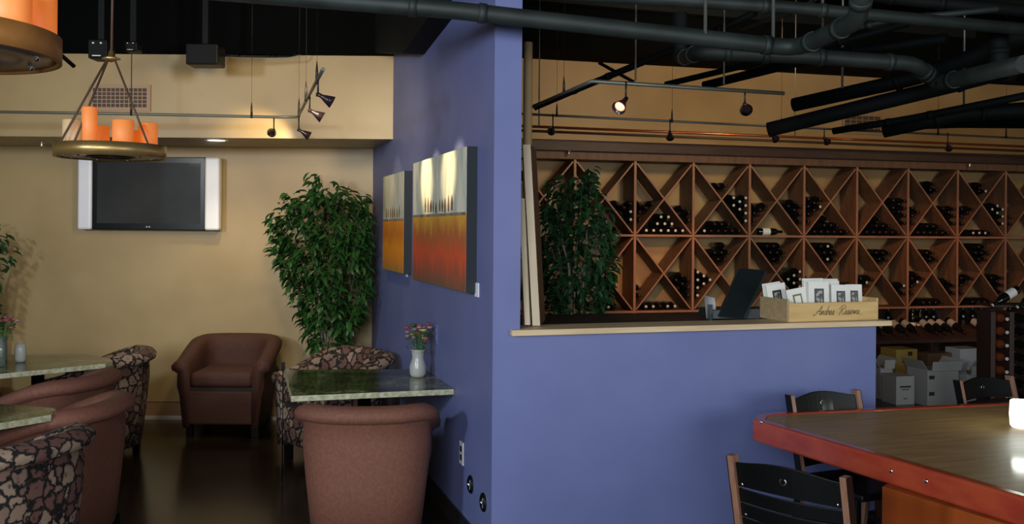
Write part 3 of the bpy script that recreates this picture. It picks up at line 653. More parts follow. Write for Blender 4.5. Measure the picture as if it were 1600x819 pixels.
# ================================================================== FICUS TREES
def leafmesh(L_, w_):
    v = [(0, 0, 0), (L_*.3, w_*.5, .1*L_), (L_*.35, 0, 0), (L_*.3, -w_*.5, .1*L_), (L_*.68, w_*.38, .03*L_), (L_*.68, -w_*.38, .03*L_), (L_*.70, 0, -.06*L_), (L_, 0, -.22*L_)]
    f = [(0, 2, 1), (0, 3, 2), (1, 2, 6, 4), (2, 3, 5, 6), (4, 6, 7), (6, 5, 7)]
    return v, f
LV, LF = leafmesh(.085, .036)
def ficus(name, label, t, profile, depth, nleaf, matl, seed, zbase=0, xbase=None, parts=290, leaf=1.0):
    rn_ = random.Random(seed)
    xb = xbase; base = FR((xb-800)/FPX*t, t, zbase); e = thing(name, label, 'plant', base, -YAW)
    # profile: list (y, x0, x1) in photograph rows -> local lateral limits
    pr = sorted(profile)
    def lim(z):
        y = HOR+ROLL*(xb-800) - (z-EYE)*FPX/t
        if y < pr[0][0] or y > pr[-1][0]: return None
        for a, b_ in zip(pr, pr[1:]):
            if a[0] <= y <= b_[0]:
                k = (y-a[0])/(b_[0]-a[0]+1e-9); return ((a[1]+(b_[1]-a[1])*k-xb)*t/FPX, (a[2]+(b_[2]-a[2])*k-xb)*t/FPX)
    ztop = EYE+(HOR+ROLL*(xb-800)-pr[0][0])*t/FPX; zlow = EYE+(HOR+ROLL*(xb-800)-pr[-1][0])*t/FPX
    wmax = max(a[2]-a[1] for a in pr)*t/FPX; st = MB(); leaves = []
    lm = MB(); lm.add(LV, LF, 0, True); lme = lm.mesh('leaf', matl, recalc=False)
    trunks = []
    for k in range(5):
        a = k*1.3; pts = [Vector((.05*math.cos(a), .05*math.sin(a), .25-zbase*0)) , Vector((.03*math.cos(a+1), .03*math.sin(a+1), .7)), Vector((.09*math.cos(a+.3), .09*math.sin(a+.3), zlow+.4)), Vector((.16*math.cos(a), .12*math.sin(a), (zlow+ztop)/2+.1))]
        pts = [Vector((q.x, q.y, q.z)) for q in pts]; trunks.append(pts); st.tube(pts, [.014, .012, .010, .005], 6)
    tries = 0
    while len(leaves) < nleaf and tries < nleaf*30:
        tries += 1
        z = rn_.uniform(zlow-.05, ztop); L_ = lim(z)
        if not L_: continue
        u0, u1 = L_; wdt = u1-u0
        if rn_.random() > wdt/wmax+.04: continue
        # twig tip inside the volume
        u = rn_.uniform(u0, u1); cen = (u0+u1)/2; rel = (u-cen)/(wdt/2+1e-6)
        v = rn_.uniform(-1, 1)*depth*math.sqrt(max(0.05, 1-rel*rel*.8))*min(1, wdt/.5)
        tip = Vector((u, v, z-zbase)); org = Vector((u*.72, v*.6, z-zbase-rn_.uniform(.10, .28)))
        nn = rn_.randint(4, 7)
        if rn_.random() < .35: st.tube([org, (org+tip)/2+Vector((0, 0, .02)), tip], [.003, .002, .0012], 3, cap=False)
        for k in range(nn):
            s_ = k/(nn-1); q = org.lerp(tip, s_*.75+.25); Lq = lim(q.z+zbase)
            if not Lq or q.x < Lq[0]-.01 or q.x > Lq[1]+.01 or (base.x < SX and base.x+q.x*RT.x+q.y*FW.x > SX-.10): continue
            d_ = Vector((tip.x-org.x, tip.y-org.y, 0)); az = math.atan2(d_.y, d_.x)+(1 if k % 2 else -1)*rn_.uniform(.3, 1.2)
            el = rn_.uniform(-.2, .9); s2 = leaf*rn_.uniform(.7, 1.15)
            Mx = Matrix.Translation(q) @ Matrix.Rotation(az, 4, 'Z') @ Matrix.Rotation(el, 4, 'Y') @ Matrix.Rotation(rn_.uniform(-.7, .7), 4, 'X') @ Matrix.Scale(s2, 4)
            leaves.append(Mx)
    # the leaves nearest the viewer become parts of their own
    leaves.sort(key=lambda M_: M_.translation.y)
    for Mx in leaves[:parts]:
        q = ch('leaf', lme, e); q.matrix_local = Mx
    fo = MB()
    for Mx in leaves[parts:]: fo.add(LV, LF, 0, True, Mx)
    me_ = fo.mesh('foliage', matl, recalc=False); q = ch('foliage', me_, e); q['kind'] = 'stuff'
    st.build('branches', bark, e)
    po = MB(); po.lathe([(0, 0), (.13, 0), (.17, .28), (.18, .30), (.16, .30), (.15, .26), (0, .26)], 20); po.build('pot', potm, e)
    return e
PR1 = [(268, 484, 500), (280, 482, 512), (292, 500, 560), (303, 455, 578), (315, 432, 580), (335, 418, 581), (355, 418, 582), (380, 428, 582), (410, 440, 581), (440, 450, 580), (455, 462, 578), (475, 468, 570), (495, 476, 560), (515, 484, 548), (535, 480, 540), (548, 484, 530)]
ficus('ficus_tree', 'bushy green ficus tree in the corner behind the patterned armchair', 7.55, PR1, .28, 2300, leaf_m, 11, xbase=512, leaf=1.15)
PR2 = [(258, 905, 925), (268, 890, 936), (282, 862, 938), (300, 848, 942), (330, 846, 950), (360, 846, 955), (390, 846, 958), (420, 846, 962), (440, 848, 955), (460, 850, 948), (480, 852, 938), (505, 854, 930)]
ficus('ficus_tree', 'dark green ficus tree behind the low wall in front of the wine rack', 6.3, PR2, .22, 1300, leaf_d, 23, xbase=898)
PR3 = [(345, -45, 10), (370, -50, 16), (385, -50, 22), (400, -60, 12), (430, -60, 6), (470, -60, -5), (520, -60, -10)]
ficus('ficus_tree', 'dark ficus tree mostly out of frame at the left edge', 7.65, PR3, .2, 350, leaf_d, 31, xbase=-30, parts=120)

# ================================================================== WALL THINGS
# paintings
figp = mat('figure_paint', (.10, .05, .025), .6, color2=(.22, .15, .08), scale=20)
def painting(y0, y1, z0, z1, label, seed, ratio, warm_top, warm_bot, figs, spreads):
    X = SX-.06
    e = thing('painting', label, 'painting', (SX, (y0+y1)/2, z0)); hw = abs(y1-y0)/2; hh = z1-z0
    b = MB(); b.box(-.057, 0, -hw, hw, 0, hh); b.build('canvas_sides', mat('canvas_edge', (.015, .02, .025), .6), e)
    m = bpy.data.materials.new('painted_canvas'); m.use_nodes = True; N = m.node_tree.nodes; L = m.node_tree.links; bs = N['Principled BSDF']; bs.inputs['Roughness'].default_value = .45
    tc = N.new('ShaderNodeTexCoord'); sp = N.new('ShaderNodeSeparateXYZ'); L.new(tc.outputs['Generated'], sp.inputs[0])
    nz = N.new('ShaderNodeTexNoise'); nz.inputs['Scale'].default_value = 4; nz.inputs['Detail'].default_value = 8; mp = N.new('ShaderNodeMapping'); mp.inputs['Scale'].default_value = (1, 3, .9); L.new(tc.outputs['Object'], mp.inputs[0]); L.new(mp.outputs[0], nz.inputs[0])
    ma = N.new('ShaderNodeMath'); ma.operation = 'MULTIPLY_ADD'; L.new(nz.outputs['Fac'], ma.inputs[0]); ma.inputs[1].default_value = .30; ma.inputs[2].default_value = -.15
    ad = N.new('ShaderNodeMath'); ad.operation = 'ADD'; L.new(sp.outputs['Z'], ad.inputs[0]); L.new(ma.outputs[0], ad.inputs[1])
    r = N.new('ShaderNodeValToRGB'); el = r.color_ramp.elements
    el[0].position = 0; el[0].color = (*warm_bot[0], 1); el[1].position = .56; el[1].color = (*warm_bot[-1], 1)
    el[1].position = .52
    for i, c in enumerate(warm_bot[1:-1]): x = el.new(.10+.14*i); x.color = (*c, 1)
    L.new(ad.outputs[0], r.inputs[0])
    r2 = N.new('ShaderNodeValToRGB'); r2.color_ramp.elements[0].position = .40; r2.color_ramp.elements[1].position = .62; r2.color_ramp.elements[0].color = (*warm_top[0], 1); r2.color_ramp.elements[1].color = (*warm_top[1], 1); L.new(nz.outputs['Fac'], r2.inputs[0])
    st = N.new('ShaderNodeMath'); st.operation = 'GREATER_THAN'; L.new(sp.outputs['Z'], st.inputs[0]); st.inputs[1].default_value = ratio
    mx = N.new('ShaderNodeMixRGB'); L.new(st.outputs[0], mx.inputs[0]); L.new(r.outputs[0], mx.inputs[1]); L.new(r2.outputs[0], mx.inputs[2])
    # dark worn bottom edge
    L.new(mx.outputs[0], bs.inputs['Base Color'])
    b = MB(); b.box(-.060, -.057, -hw+.002, hw-.002, .002, hh-.002); b.build('canvas_face', m, e)
    b = MB(); b.box(-.0612, -.0601, -hw+.004, hw-.004, hh*ratio-.010, hh*ratio+.006); b.build('painted_horizon', mat('horizon_paint', (.16, .11, .07), .6, color2=(.3, .26, .18), scale=12), e)
    rn_ = random.Random(seed); b = MB()
    for i in range(figs):
        y = spreads[0]+(spreads[1]-spreads[0])*i/(figs-1)+rn_.uniform(-.012, .012); h_ = rn_.uniform(.065, .095)*hh/.76; w_ = .034*rn_.uniform(.8, 1.2); zb = hh*ratio+rn_.uniform(.008, .02)
        q = [(-.0606, y-w_*.4, zb), (-.0606, y+w_*.4, zb), (-.0606, y+w_*.6, zb+h_*.45), (-.0606, y+w_*.3, zb+h_*.8), (-.0606, y, zb+h_), (-.0606, y-w_*.35, zb+h_*.75), (-.0606, y-w_*.55, zb+h_*.4)]
        b = MB(); b.prism(q, (-.001, 0, 0)); b.build('painted_figure', figp, e)
    return e
painting(4.67, 6.02, 1.32, 2.08, 'large painting of small dark figures over an orange and red field', 5, .545, ((.50, .54, .46), (.78, .76, .60)),
         [(.16, .09, .06), (.36, .08, .045), (.70, .085, .03), (.45, .12, .035), (.70, .36, .04)], 10, (-.38, .30))
painting(6.34, 7.16, 1.34, 2.05, 'smaller painting of dark figures over an orange field, nearer the corner', 8, .53, ((.40, .43, .38), (.55, .56, .46)),
         [(.35, .20, .05), (.62, .22, .025), (.74, .27, .02), (.55, .17, .02), (.72, .27, .03)], 7, (-.26, .26))
def onwall(name, mb, mats, px, py, label, cat, **k):
    p = onx(px, py, SX); o = mb.build(name, mats, **k); o.location = p; return tag(o, label, cat)
b = MB(); b.box(-.006, 0, -.032, .032, -.036, .036); onwall('price_tag', b, white, 746, 453, 'white price tag beside the large painting', 'label')
b = MB(); b.box(-.006, 0, -.026, .026, -.034, .034); onwall('price_tag', b, white, 636, 425, 'white price tag between the two paintings', 'label')
def outlet(px, py, label, m_=white, face=None):
    p = onx(px, py, SX); e = thing('outlet_plate', label, 'outlet', p)
    b = MB(); b.box(-.006, 0, -.038, .038, -.062, .062); b.build('plate', m_, e, bevel=.002)
    b = MB(); b.box(-.009, -.006, -.016, .016, -.038, -.008); b.box(-.009, -.006, -.016, .016, .008, .038); b.build('socket', face or black_base, e)
    return e
outlet(722, 708, 'white outlet plate low on the blue wall by the front armchair')
outlet(682, 521, 'blue-painted outlet plate on the wall behind the flower vase', blue, blue)
for (px, py, lab) in ((736, 757, 'round black socket cover nearer the armchair, low on blue wall'), (756, 785, 'round black socket cover nearer the wall corner, low on blue wall')):
    p = onx(px, py, SX); e = thing('round_socket', lab, 'outlet', p)
    b = MB(); b.lathe([(0, 0), (.048, 0), (.046, .008), (.034, .014), (0, .012)], 20, M=Matrix.Rotation(math.radians(-90), 4, 'Y')); b.build('cover', blackwood, e)
    b = MB(); b.lathe([(.012, .012), (.012, .020), (0, .021)], 10, M=Matrix.Rotation(math.radians(-90), 4, 'Y')); b.build('screw', chrome, e)
    b = MB(); b.box(-.018, -.012, -.030, -.022, -.02, .03); b.build('lid_edge', chrome, e)

# television
def BP(px, py, d=DB): return onplane(px, py, FW*d, FW)
c = BP(239, 303, DB-.01); tv = thing('television', 'flat television with white side speakers on the gold wall', 'television', c, -YAW)
k = (DB-.1)/FPX
b = MB(); b.box(-88*k, 88*k, -.10, -.02, -57*k, 57*k); b.build('bezel', tvblack, tv, bevel=.006)
b = MB(); b.box(-80*k, 81*k, -.103, -.100, -47*k, 48*k); b.build('screen', screen, tv)
b = MB(); b.box(88*k, 111*k, -.115, -.03, -57*k, 57*k); b.build('side_speaker', white, tv, bevel=.02, seg=4)
b = MB(); b.box(-110*k, -88*k, -.115, -.03, -57*k, 57*k); b.build('side_speaker', white, tv, bevel=.02, seg=4)
b = MB(); b.box(-3*k, -1*k, -.104, -.100, -53*k, -51.5*k); b.box(1*k, 3*k, -.104, -.100, -53*k, -51.5*k); b.build('indicator', white, tv)
b = MB(); b.box(-.2, .2, -.03, .0, -.12, .12); b.build('wall_mount', tvblack, tv)
# vents
def vent(p, w_, h_, rz, label, nx, nz):
    e = thing('air_vent', label, 'vent', p, rz)
    b = MB(); f = .03
    b.box(-w_/2, w_/2, -.012, 0, h_/2-f, h_/2); b.box(-w_/2, w_/2, -.012, 0, -h_/2, -h_/2+f); b.box(-w_/2, -w_/2+f, -.012, 0, -h_/2+f, h_/2-f); b.box(w_/2-f, w_/2, -.012, 0, -h_/2+f, h_/2-f); b.build('vent_frame', vent_m, e)
    b = MB(); b.box(-w_/2+f, w_/2-f, -.002, 0, -h_/2+f, h_/2-f); b.build('vent_backing', vent_d, e)
    s_ = MB(); s_.box(-.003, .003, -.010, -.002, -h_/2+f, h_/2-f); sm_ = s_.mesh('slat', vent_m)
    for i in range(1, nx): ch('slat', sm_, e, (-w_/2+f+(w_-2*f)*i/nx, 0, 0))
    s_ = MB(); s_.box(-w_/2+f, w_/2-f, -.011, -.003, -.003, .003); sm_ = s_.mesh('slat', vent_m)
    for i in range(1, nz): ch('slat', sm_, e, (0, 0, -h_/2+f+(h_-2*f)*i/nz))
vent(BP(188, 153, SD), 96*SD/FPX, 42*SD/FPX, -YAW, 'tan air vent grille on the soffit above the television', 12, 5)
pv = onplane(1347, 194, RK(0, .33, 0), rn); vent(pv, .52, .24, ROT, 'tan air vent high on the wall above the wine rack', 6, 4)
# sprinkler heads
def sprinkler(p, label, n=0):
    e = thing('ceiling_sprinkler', label, 'sprinkler', p)
    b = MB(); b.lathe([(.022, 0), (.024, -.006), (.01, -.012), (.007, -.03)], 12); b.build('escutcheon', chrome, e)
    b = MB(); b.lathe([(0, -.03), (.02, -.031), (.02, -.034), (0, -.035)], 12); b.build('deflector', chrome, e); return e
q = onz(65, 222, 2.335); sprinkler(q, 'small chrome sprinkler head under the soffit at far left')
for (px, py, lab) in ((889, 236, 'small chrome sprinkler on the cornice above the left end of the wine rack'), (1515, 256, 'small chrome sprinkler on the cornice above the right end of the wine rack')):
    q = onplane(px, py, RK(0, -.055, 0), rn); e = sprinkler(q, lab)
    b = MB(); b.tube([(0, 0, -.012), tuple(rn*.02+Vector((0, 0, -.012)))], .008, 6); b.build('stub_pipe', chrome, e)
# recessed downlight in the soffit
q = onz(338, 219, 2.335); e = thing('recessed_downlight', 'lit recessed downlight in the soffit above the television', 'light', q)
b = MB(); b.lathe([(.09, .0), (.09, -.004), (.07, -.005), (.07, .0)], 24); b.build('trim_ring', offwhite, e)
b = MB(); b.lathe([(.0, -.003), (.07, -.003)], 24); b.build('lens', recess, e)
spot('downlight_beam', q+Vector((0, 0, -.02)), q+Vector((.15, .3, -2)), 20, (1, .85, .62), 110, 1, .06)

# ================================================================== CHANDELIERS
def chandelier(c, rad, bh, candles, label, ring_m, htop, rz=0):
    e = thing('candle_chandelier', label, 'chandelier', c, -YAW+rz)
    b = MB(); b.lathe([(rad, 0), (rad, bh), (rad-.012, bh), (rad-.012, 0), (rad, 0)], 64); b.build('ring_band', ring_m, e)
    b = MB(); b.lathe([(rad-.014, .006), (rad-.014, .012), (rad-.16, .012), (rad-.16, .006), (rad-.014, .006)], 48); b.build('candle_tray', ringin, e)
    b = MB(); b.lathe([(rad-.16, .0), (rad-.16, .02), (rad-.175, .02), (rad-.175, 0), (rad-.16, 0)], 48); b.build('inner_rim', darkmetal, e)
    for i in range(9):
        a = i*2*math.pi/9+.2; b = MB(); b.lathe([(0, -.006), (.006, -.004), (.008, .006)], 8, M=Matrix.Translation(((rad-.05)*math.cos(a), (rad-.05)*math.sin(a), 0))); b.build('brass_stud', chrome, e)
    for (u, v, r_, h_, mt_) in candles:
        b = MB(); b.lathe([(0, .012), (r_, .012), (r_, .012+h_), (r_*.88, .012+h_+.004), (r_*.7, .012+h_-.012), (0, .012+h_-.014)], 24, M=Matrix.Translation((u, v, 0))); b.build('candle', mt_, e)
    for a in (math.radians(215), math.radians(250), math.radians(-20)):
        b = MB(); b.tube([((rad-.01)*math.cos(a), (rad-.01)*math.sin(a), bh*.3), (.02*math.cos(a), .02*math.sin(a), htop)], .006, 6); b.build('suspension_rod', rope, e)
    b = MB(); b.lathe([(0, htop-.02), (.02, htop-.01), (.05, htop), (.02, htop+.012), (.012, htop+.04), (0, htop+.05)], 12); b.build('hub', brass, e)
    top = 4.0-c[2]
    b = MB(); b.tube([(0, 0, htop+.03), (.004, 0, htop+.4), (0, 0, top-.02)], .007, 6); b.build('hanging_cord', rope, e)
    b = MB(); b.lathe([(0, top-.04), (.06, top-.03), (.06, top), (0, top)], 16); b.build('ceiling_canopy', darkmetal, e)
    return e
ct = 5.0; cc = W(173, 247, ct); kk = ct/FPX
cand = [(-60*kk, -.05, 17*kk, 39*kk, candle_c), (-40*kk, .16, 16*kk, 35*kk, candle_o), (-13*kk, -.19, 12*kk, 54*kk, candle_o), (17*kk, .17, 17*kk, 28*kk, candle_o), (40*kk, -.15, 17*kk, 36*kk, candle_o), (60*kk, .05, 16*kk, 37*kk, candle_o)]
cand = [(a*.88, b_*.88, c_*.92, d_, e_) for a, b_, c_, d_, e_ in cand]
cand = [(a, b_, c_, d_+.05, e_) for a, b_, c_, d_, e_ in cand]
chandelier(cc, 82*kk, 20*kk, cand, 'ring chandelier with glowing pillar candles hanging in front of the television', brass, (247-92)*kk)
ct = 2.28; cb = W(-112, 86, ct); kk2 = ct/FPX
cand2 = [(.285*math.cos(a)*.8, .285*math.sin(a)*.8, .055, h_, m_) for a, h_, m_ in ((-1.05, .17, candle_c), (-.25, .15, candle_o), (.5, .16, candle_o), (1.6, .15, candle_o), (2.6, .17, candle_c), (-1.9, .14, candle_o), (-2.7, .15, candle_c))]
chandelier(cb, .295, .062, cand2, 'large ring chandelier with candles cut off by the top left corner', rust, .50)

# ================================================================== CEILING PIPES
def pipe(name, pts, r, m_, label, cat='pipe', n=14):
    # rounded elbows
    P = [Vector(p) for p in pts]; out = [P[0]]
    for i in range(1, len(P)-1):
        a, b_, c_ = P[i-1], P[i], P[i+1]; k_ = min(.12, (a-b_).length*.3, (c_-b_).length*.3)
        p0 = b_+(a-b_).normalized()*k_; p1 = b_+(c_-b_).normalized()*k_
        for s_ in (0, .33, .66, 1): out.append(p0*(1-s_)**2+b_*2*s_*(1-s_)+p1*s_*s_)
    out.append(P[-1]); e = thing(name, label, cat, out[0])
    o0 = out[0]; b = MB(); b.tube([p-o0 for p in out], r, n); b.build('pipe_run', m_, e)
    # collars
    for i in range(1, len(P)-1):
        for (q, w_) in ((P[i-1], 1), (P[i+1], 1)):
            d_ = (q-P[i]).normalized(); k_ = min(.14, (q-P[i]).length*.35); s0 = P[i]+d_*k_
            b = MB(); b.tube([s0-o0, s0+d_*.035-o0], r*1.14, n); b.build('pipe_collar', m_, e)
    return e
def WZ(px, py, z): return onz(px, py, z)
def straight(px0, py0, t0, px1, py1, t1): return [W(px0, py0, t0), W(px1, py1, t1)]
pipe('sprinkler_pipe', [W(300, -16, 4.25), W(700, 15, 4.25), W(1246, 76, 4.5), W(1340, 32, 3.9), W(1352, -40, 3.7)], .041, pipe_m, 'thick green-black pipe crossing in front of the blue column')
pipe('sprinkler_pipe', [W(860, -12, 4.6), W(1240, 12, 4.8), W(1750, 60, 5.1)], .033, pipe_m, 'green-black pipe running along the very top right of the picture')
pipe('sprinkler_pipe', [W(1240, -22, 5.4), W(1430, 2, 5.5), W(1750, 30, 5.6)], .036, black_soft, 'dark pipe above the long top right pipe, near the frame top')
pipe('sprinkler_pipe', [W(1062, 20, 5.8), W(1064, 92, 5.8), W(1092, 82, 5.2), W(1240, 87, 5.2), W(1430, 100, 5.3), W(1466, 130, 5.4), W(1600, 100, 4.6)], .044, pipe_m, 'pipe with elbows dropping down and turning right under the ceiling')
pipe('insulated_pipe', [W(1240, 164, 7.0), W(1440, 120, 6.4), W(1640, 40, 5.5)], .052, duct_m, 'upper black insulated pipe ending above the wine rack, rising right')
pipe('insulated_pipe', [W(1200, 203, 6.6), W(1540, 120, 6.0), W(1700, 70, 5.6)], .052, duct_m, 'lower black insulated pipe with capped end, rising right')
pipe('insulated_pipe', [W(1302, 205, 7.6), W(1420, 186, 7.2), W(1700, 130, 6.4)], .028, duct_m, 'thin black pipe lowest above the wine rack, rising right')
pipe('sprinkler_pipe', [W(1160, 44, 6.2), W(1260, 12, 5.4), W(1300, -30, 5.0)], .016, pipe_m, 'thin pipe slanting up between the top right pipes')
pipe('sprinkler_pipe', [W(1040, 132, 6.9), W(1280, 75, 6.2), W(1420, 36, 5.7)], .022, duct_m, 'black slanting pipe behind the elbowed pipe, going up right')
pipe('sprinkler_pipe', [W(1100, 134, 7.2), W(1300, 84, 6.5), W(1480, 60, 6.0)], .034, duct_m, 'black slanting pipe just right of the elbowed pipe')
pipe('sprinkler_pipe', [W(835, 168, 7.6), W(925, 130, 7.4), W(1100, 58, 6.8), W(1180, 20, 6.4)], .026, duct_m, 'dark pipe rising from the column across the gold wall')
pipe('sprinkler_pipe', [W(936, 98, 7.9), W(990, 128, 7.7)], .014, duct_m, 'short dark brace crossing the slanting dark pipe')
pipe('sprinkler_pipe', [W(1380, 204, 7.4), W(1500, 178, 7.1), W(1720, 165, 6.8)], .06, duct_m, 'fat black duct pipe at the right above the track lights')
pipe('sprinkler_pipe', [W(1560, 40, 5.2), W(1562, 110, 5.2), W(1575, 118, 5.6)], .05, duct_m, 'vertical dark drop pipe at the right frame edge')
pipe('sprinkler_pipe', [W(1180, 80, 6.0), W(1400, 30, 5.4), W(1560, 14, 5.2)], .018, pipe_m, 'thin grey pipe slanting behind the elbows at top right')
pipe('sprinkler_pipe', [W(60, 55, 5.2), W(116, 104, 5.4)], .012, black_soft, 'short black rod sticking out right of the large chandelier')
pipe('sprinkler_pipe', [W(338, 86, 6.7), W(395, 88, 6.8), W(452, 88, 6.9), W(470, 83, 7.0)], .009, blackwood, 'black cable running from the ceiling speaker along the soffit', 'cable')
# dark duct mass, upper right
o = MB(); A_ = W(1390, 192, 8.2); o.prism([W(1440, 178, 8.4), W(1530, 160, 8.4), W(1800, 168, 8.6), W(1800, 196, 8.6), W(1540, 194, 8.4), W(1430, 198, 8.4)], rn*.35); tag(o.build('air_duct', black_paint, bevel=.01), 'black flat air duct low over the right end of the wine rack', 'duct')
# hangers
def hanger(px, y0, y1, t, label, r=.005):
    a = W(px, y0, t); b_ = W(px, y1, t); a = Vector((b_.x, b_.y, 4.0)); e = MB(); e.tube([(0, 0, 0), (0, 0, a.z-b_.z)], r, 6); o = e.build('hanger_rod', railm); o.location = b_; return tag(o, label, 'rod')
for (px, y0, y1, t, lab) in ((842, 96, 198, 8.0, 'thin hanger rod holding the copper rail beside the column'), (1242, 100, 214, 8.3, 'thin hanger rod holding the copper rail below the capped pipe'), (993, -30, 126, 5.1, 'long hanger rod dropping to the middle of the front track rail'), (1131, 60, 132, 5.2, 'hanger rod dropping to the right part of the front track rail')):
    hanger(px, y0, y1, t, lab)
for (px, y0, y1, t, lab) in ((1102, 16, 62, 4.4, 'strap hanger above the thick pipe, left one'), (1208, -20, 60, 4.6, 'strap hanger above the thick pipe, right one'), (1285, 20, 60, 5.2, 'rod hanger between the top right pipes'), (1316, 125, 138, 6.6, 'small ring hanger on the upper insulated pipe'), (1506, 152, 165, 7.1, 'small ring hanger on the fat black duct pipe')):
    hanger(px, y0, y1, t, lab, .009)
# joists
jm = black_soft
for i in range(9):
    o = MB(); y = 1.0+i*1.2; o.box(-7, 12, y, y+.08, 3.78, 4.0); struct(o.build('ceiling_joist', jm))
# hanging speakers, upper left
def speaker(px, py, t, w_, h_, d_, label, lights=False):
    c_ = W(px, py, t); e = thing('ceiling_speaker', label, 'speaker', c_, -YAW)
    b = MB(); b.box(-w_/2, w_/2, 0, d_, -h_/2, h_/2); b.build('speaker_box', blackwood, e, bevel=.012)
    b = MB(); b.box(-.02, .02, d_*.4, d_*.6, h_/2, 4.0-c_.z); b.build('mount_bracket', black_soft, e)
    b = MB(); b.box(-w_/2+.01, w_/2-.01, -.004, 0, -h_/2+.01, h_/2-.01); b.build('speaker_grille', black_soft, e)
    if lights:
        b = MB(); b.box(-w_*.25, -w_*.15, -.006, -.004, h_*.25, h_*.32); b.box(w_*.15, w_*.25, -.006, -.004, h_*.25, h_*.32); b.box(-w_*.25, w_*.2, -.006, -.004, -h_*.38, -h_*.34); b.build('status_marks', metal, e)
speaker(315, 84, 6.6, .23, .15, .18, 'black box speaker hanging left of the cable over the soffit')
speaker(152, 76, 6.2, .13, .13, .14, 'small black ceiling unit with pale marks behind the chandelier cord', True)
speaker(204, 72, 6.4, .09, .07, .1, 'smaller black ceiling unit right of the chandelier cord', True)
o = hanger(205, 90, 180, 6.6, 'thin rod holding the left track rail beside the chandelier', .004)

# ================================================================== TRACK LIGHTS
def rail(pts, r, m_, label, stems=()):
    e = thing('track_rail', label, 'track light rail', pts[0]); b = MB(); b.tube([Vector(p)-Vector(pts[0]) for p in pts], r, 8); b.build('rail_bar', m_, e)
    for (p, h_) in stems:
        b = MB(); q = Vector(p)-Vector(pts[0]); b.tube([q-Vector((0, 0, .012)), q+Vector((0, 0, h_*.55)), q+Vector((0, 0, h_))], [.009, .007, .002], 8); b.build('stem_grip', darkmetal, e)
        b = MB(); b.tube([q+Vector((0, 0, h_)), q+Vector((0, 0, 4.0-p.z))], .0012, 4); b.build('suspension_wire', darkmetal, e)
    return e
ZR = 2.44
e1 = [onz(-250, 171, ZR), onz(200, 178, ZR), onz(435, 183, ZR), onz(465, 183, ZR)]
rail(e1, .010, railm, 'thin left track rail running along in front of the soffit', [(onz(393, 182, ZR), .10), (onz(205, 178, ZR), .10)])
e2 = [onz(467, 180, ZR), onz(481, 152, ZR), onz(493, 130, ZR), onz(505, 108, ZR)]
rail(e2, .010, railm, 'short track rail coming toward us right of the left track', [(e2[0], .12), (onz(478, 155, ZR), .11), (onz(495, 128, ZR), .11)])
f1 = [onz(822, 171, ZR), onz(925, 127, ZR), onz(1225, 146, ZR)]
rail(f1, .011, railm, 'front track rail bent at its left end above the low wall', [(onz(881, 146, ZR), .10)])
ZI = 2.50
g1 = [onz(815, 178, ZI), onz(1200, 197, ZI), onz(1800, 226, ZI)]
rail(g1, .009, railm, 'long thin rear track rail above the wine rack', [(onz(870, 180, ZI), .09), (onz(1050, 189, ZI), .09), (onz(1221, 198, ZI), .09), (onz(1466, 209, ZI), .09), (onz(1572, 214, ZI), .09)])
for dy, rr, lab in ((-3, .013, 'upper copper pipe rail glowing orange above the wine rack'), (4, .013, 'lower copper pipe rail just under the upper one')):
    h1 = [onplane(815, 200+dy, RK(0, -.25, 0), rn), onplane(1750, 238+dy, RK(0, -.25, 0), rn)]
    e = thing('copper_rail', lab, 'rail', h1[0]); b = MB(); b.tube([(0, 0, 0), h1[1]-h1[0]], rr, 8); b.build('rail_bar', copper if dy < 0 else redwood_d, e)
def head(px, py, z, aim, label, power=0, lit=lampdim, drop=.10, color=WARM, ang=40, size=1.0):
    p = onz(px, py, z); e = thing('spotlight_head', label, 'spotlight', p)
    b = MB(); b.tube([(0, 0, .01), (0, 0, -drop)], .005, 6); b.tube([(0, 0, -drop+.006), (0, 0, -drop-.012)], .011, 8); b.build('drop_stem', darkmetal, e)
    d_ = (Vector(aim)-p-Vector((0, 0, -drop))).normalized(); q = d_.to_track_quat('Z', 'Y').to_matrix().to_4x4(); Mx = Matrix.Translation((0, 0, -drop)) @ q
    b = MB(); s_ = size; b.lathe([(0, -.01*s_), (.010*s_, -.008*s_), (.012*s_, .025*s_), (.020*s_, .045*s_), (.034*s_, .085*s_), (.032*s_, .085*s_), (.018*s_, .048*s_)], 16, M=Mx); b.build('lamp_shade', ghost, e)
    b = MB(); b.lathe([(0, .05*s_), (.016*s_, .052*s_), (.0185*s_, .056*s_), (.024*s_, .072*s_), (0, .074*s_)], 12, M=Mx); b.build('bulb', lit, e)
    if power: spot('spot_beam', p+Vector((0, 0, -drop))+d_*(.09*s_), aim, power, color, ang)
    return e
pb = lambda y, z: (SX, y, z)
head(428, 184, ZR, BP(380, 260), 'dark track spotlight left of the corner group on the left rail', 8, drop=.09, ang=80)
head(467, 183, ZR, (SX, 6.9, 1.95), 'track spotlight at the rail corner, lowest of the right group', 3, drop=.09)
head(484, 150, ZR, (SX-.05, 5.62, 1.96), 'middle spotlight of the short rail, aimed at large painting', 26, lit=lampdim, drop=.085, ang=30)
head(497, 122, ZR, (SX-.05, 5.05, 1.98), 'nearest spotlight of the short rail, aimed at large painting', 22, lit=lampdim, drop=.085, ang=30)
head(978, 130, ZR, W(840, 330, 4.3), 'bright pinkish track spotlight facing us on the front rail', 0, lampglow, drop=.085, size=1.15)
head(1164, 142, ZR, RK(1.7, 0, 1.2), 'track spotlight hanging near the right end of the front rail', 10, lampglow, drop=.075, ang=45, size=1.1)
head(864, 180, ZI, RK(-1.2, .3, 2.0), 'rear track spotlight nearest the blue column', 6, drop=.10, size=.95)
head(1047, 188, ZI, RK(.45, .1, 1.05), 'rear track spotlight above the third rack bay', 52, drop=.09, ang=32, size=.95, color=(1, .42, .14))
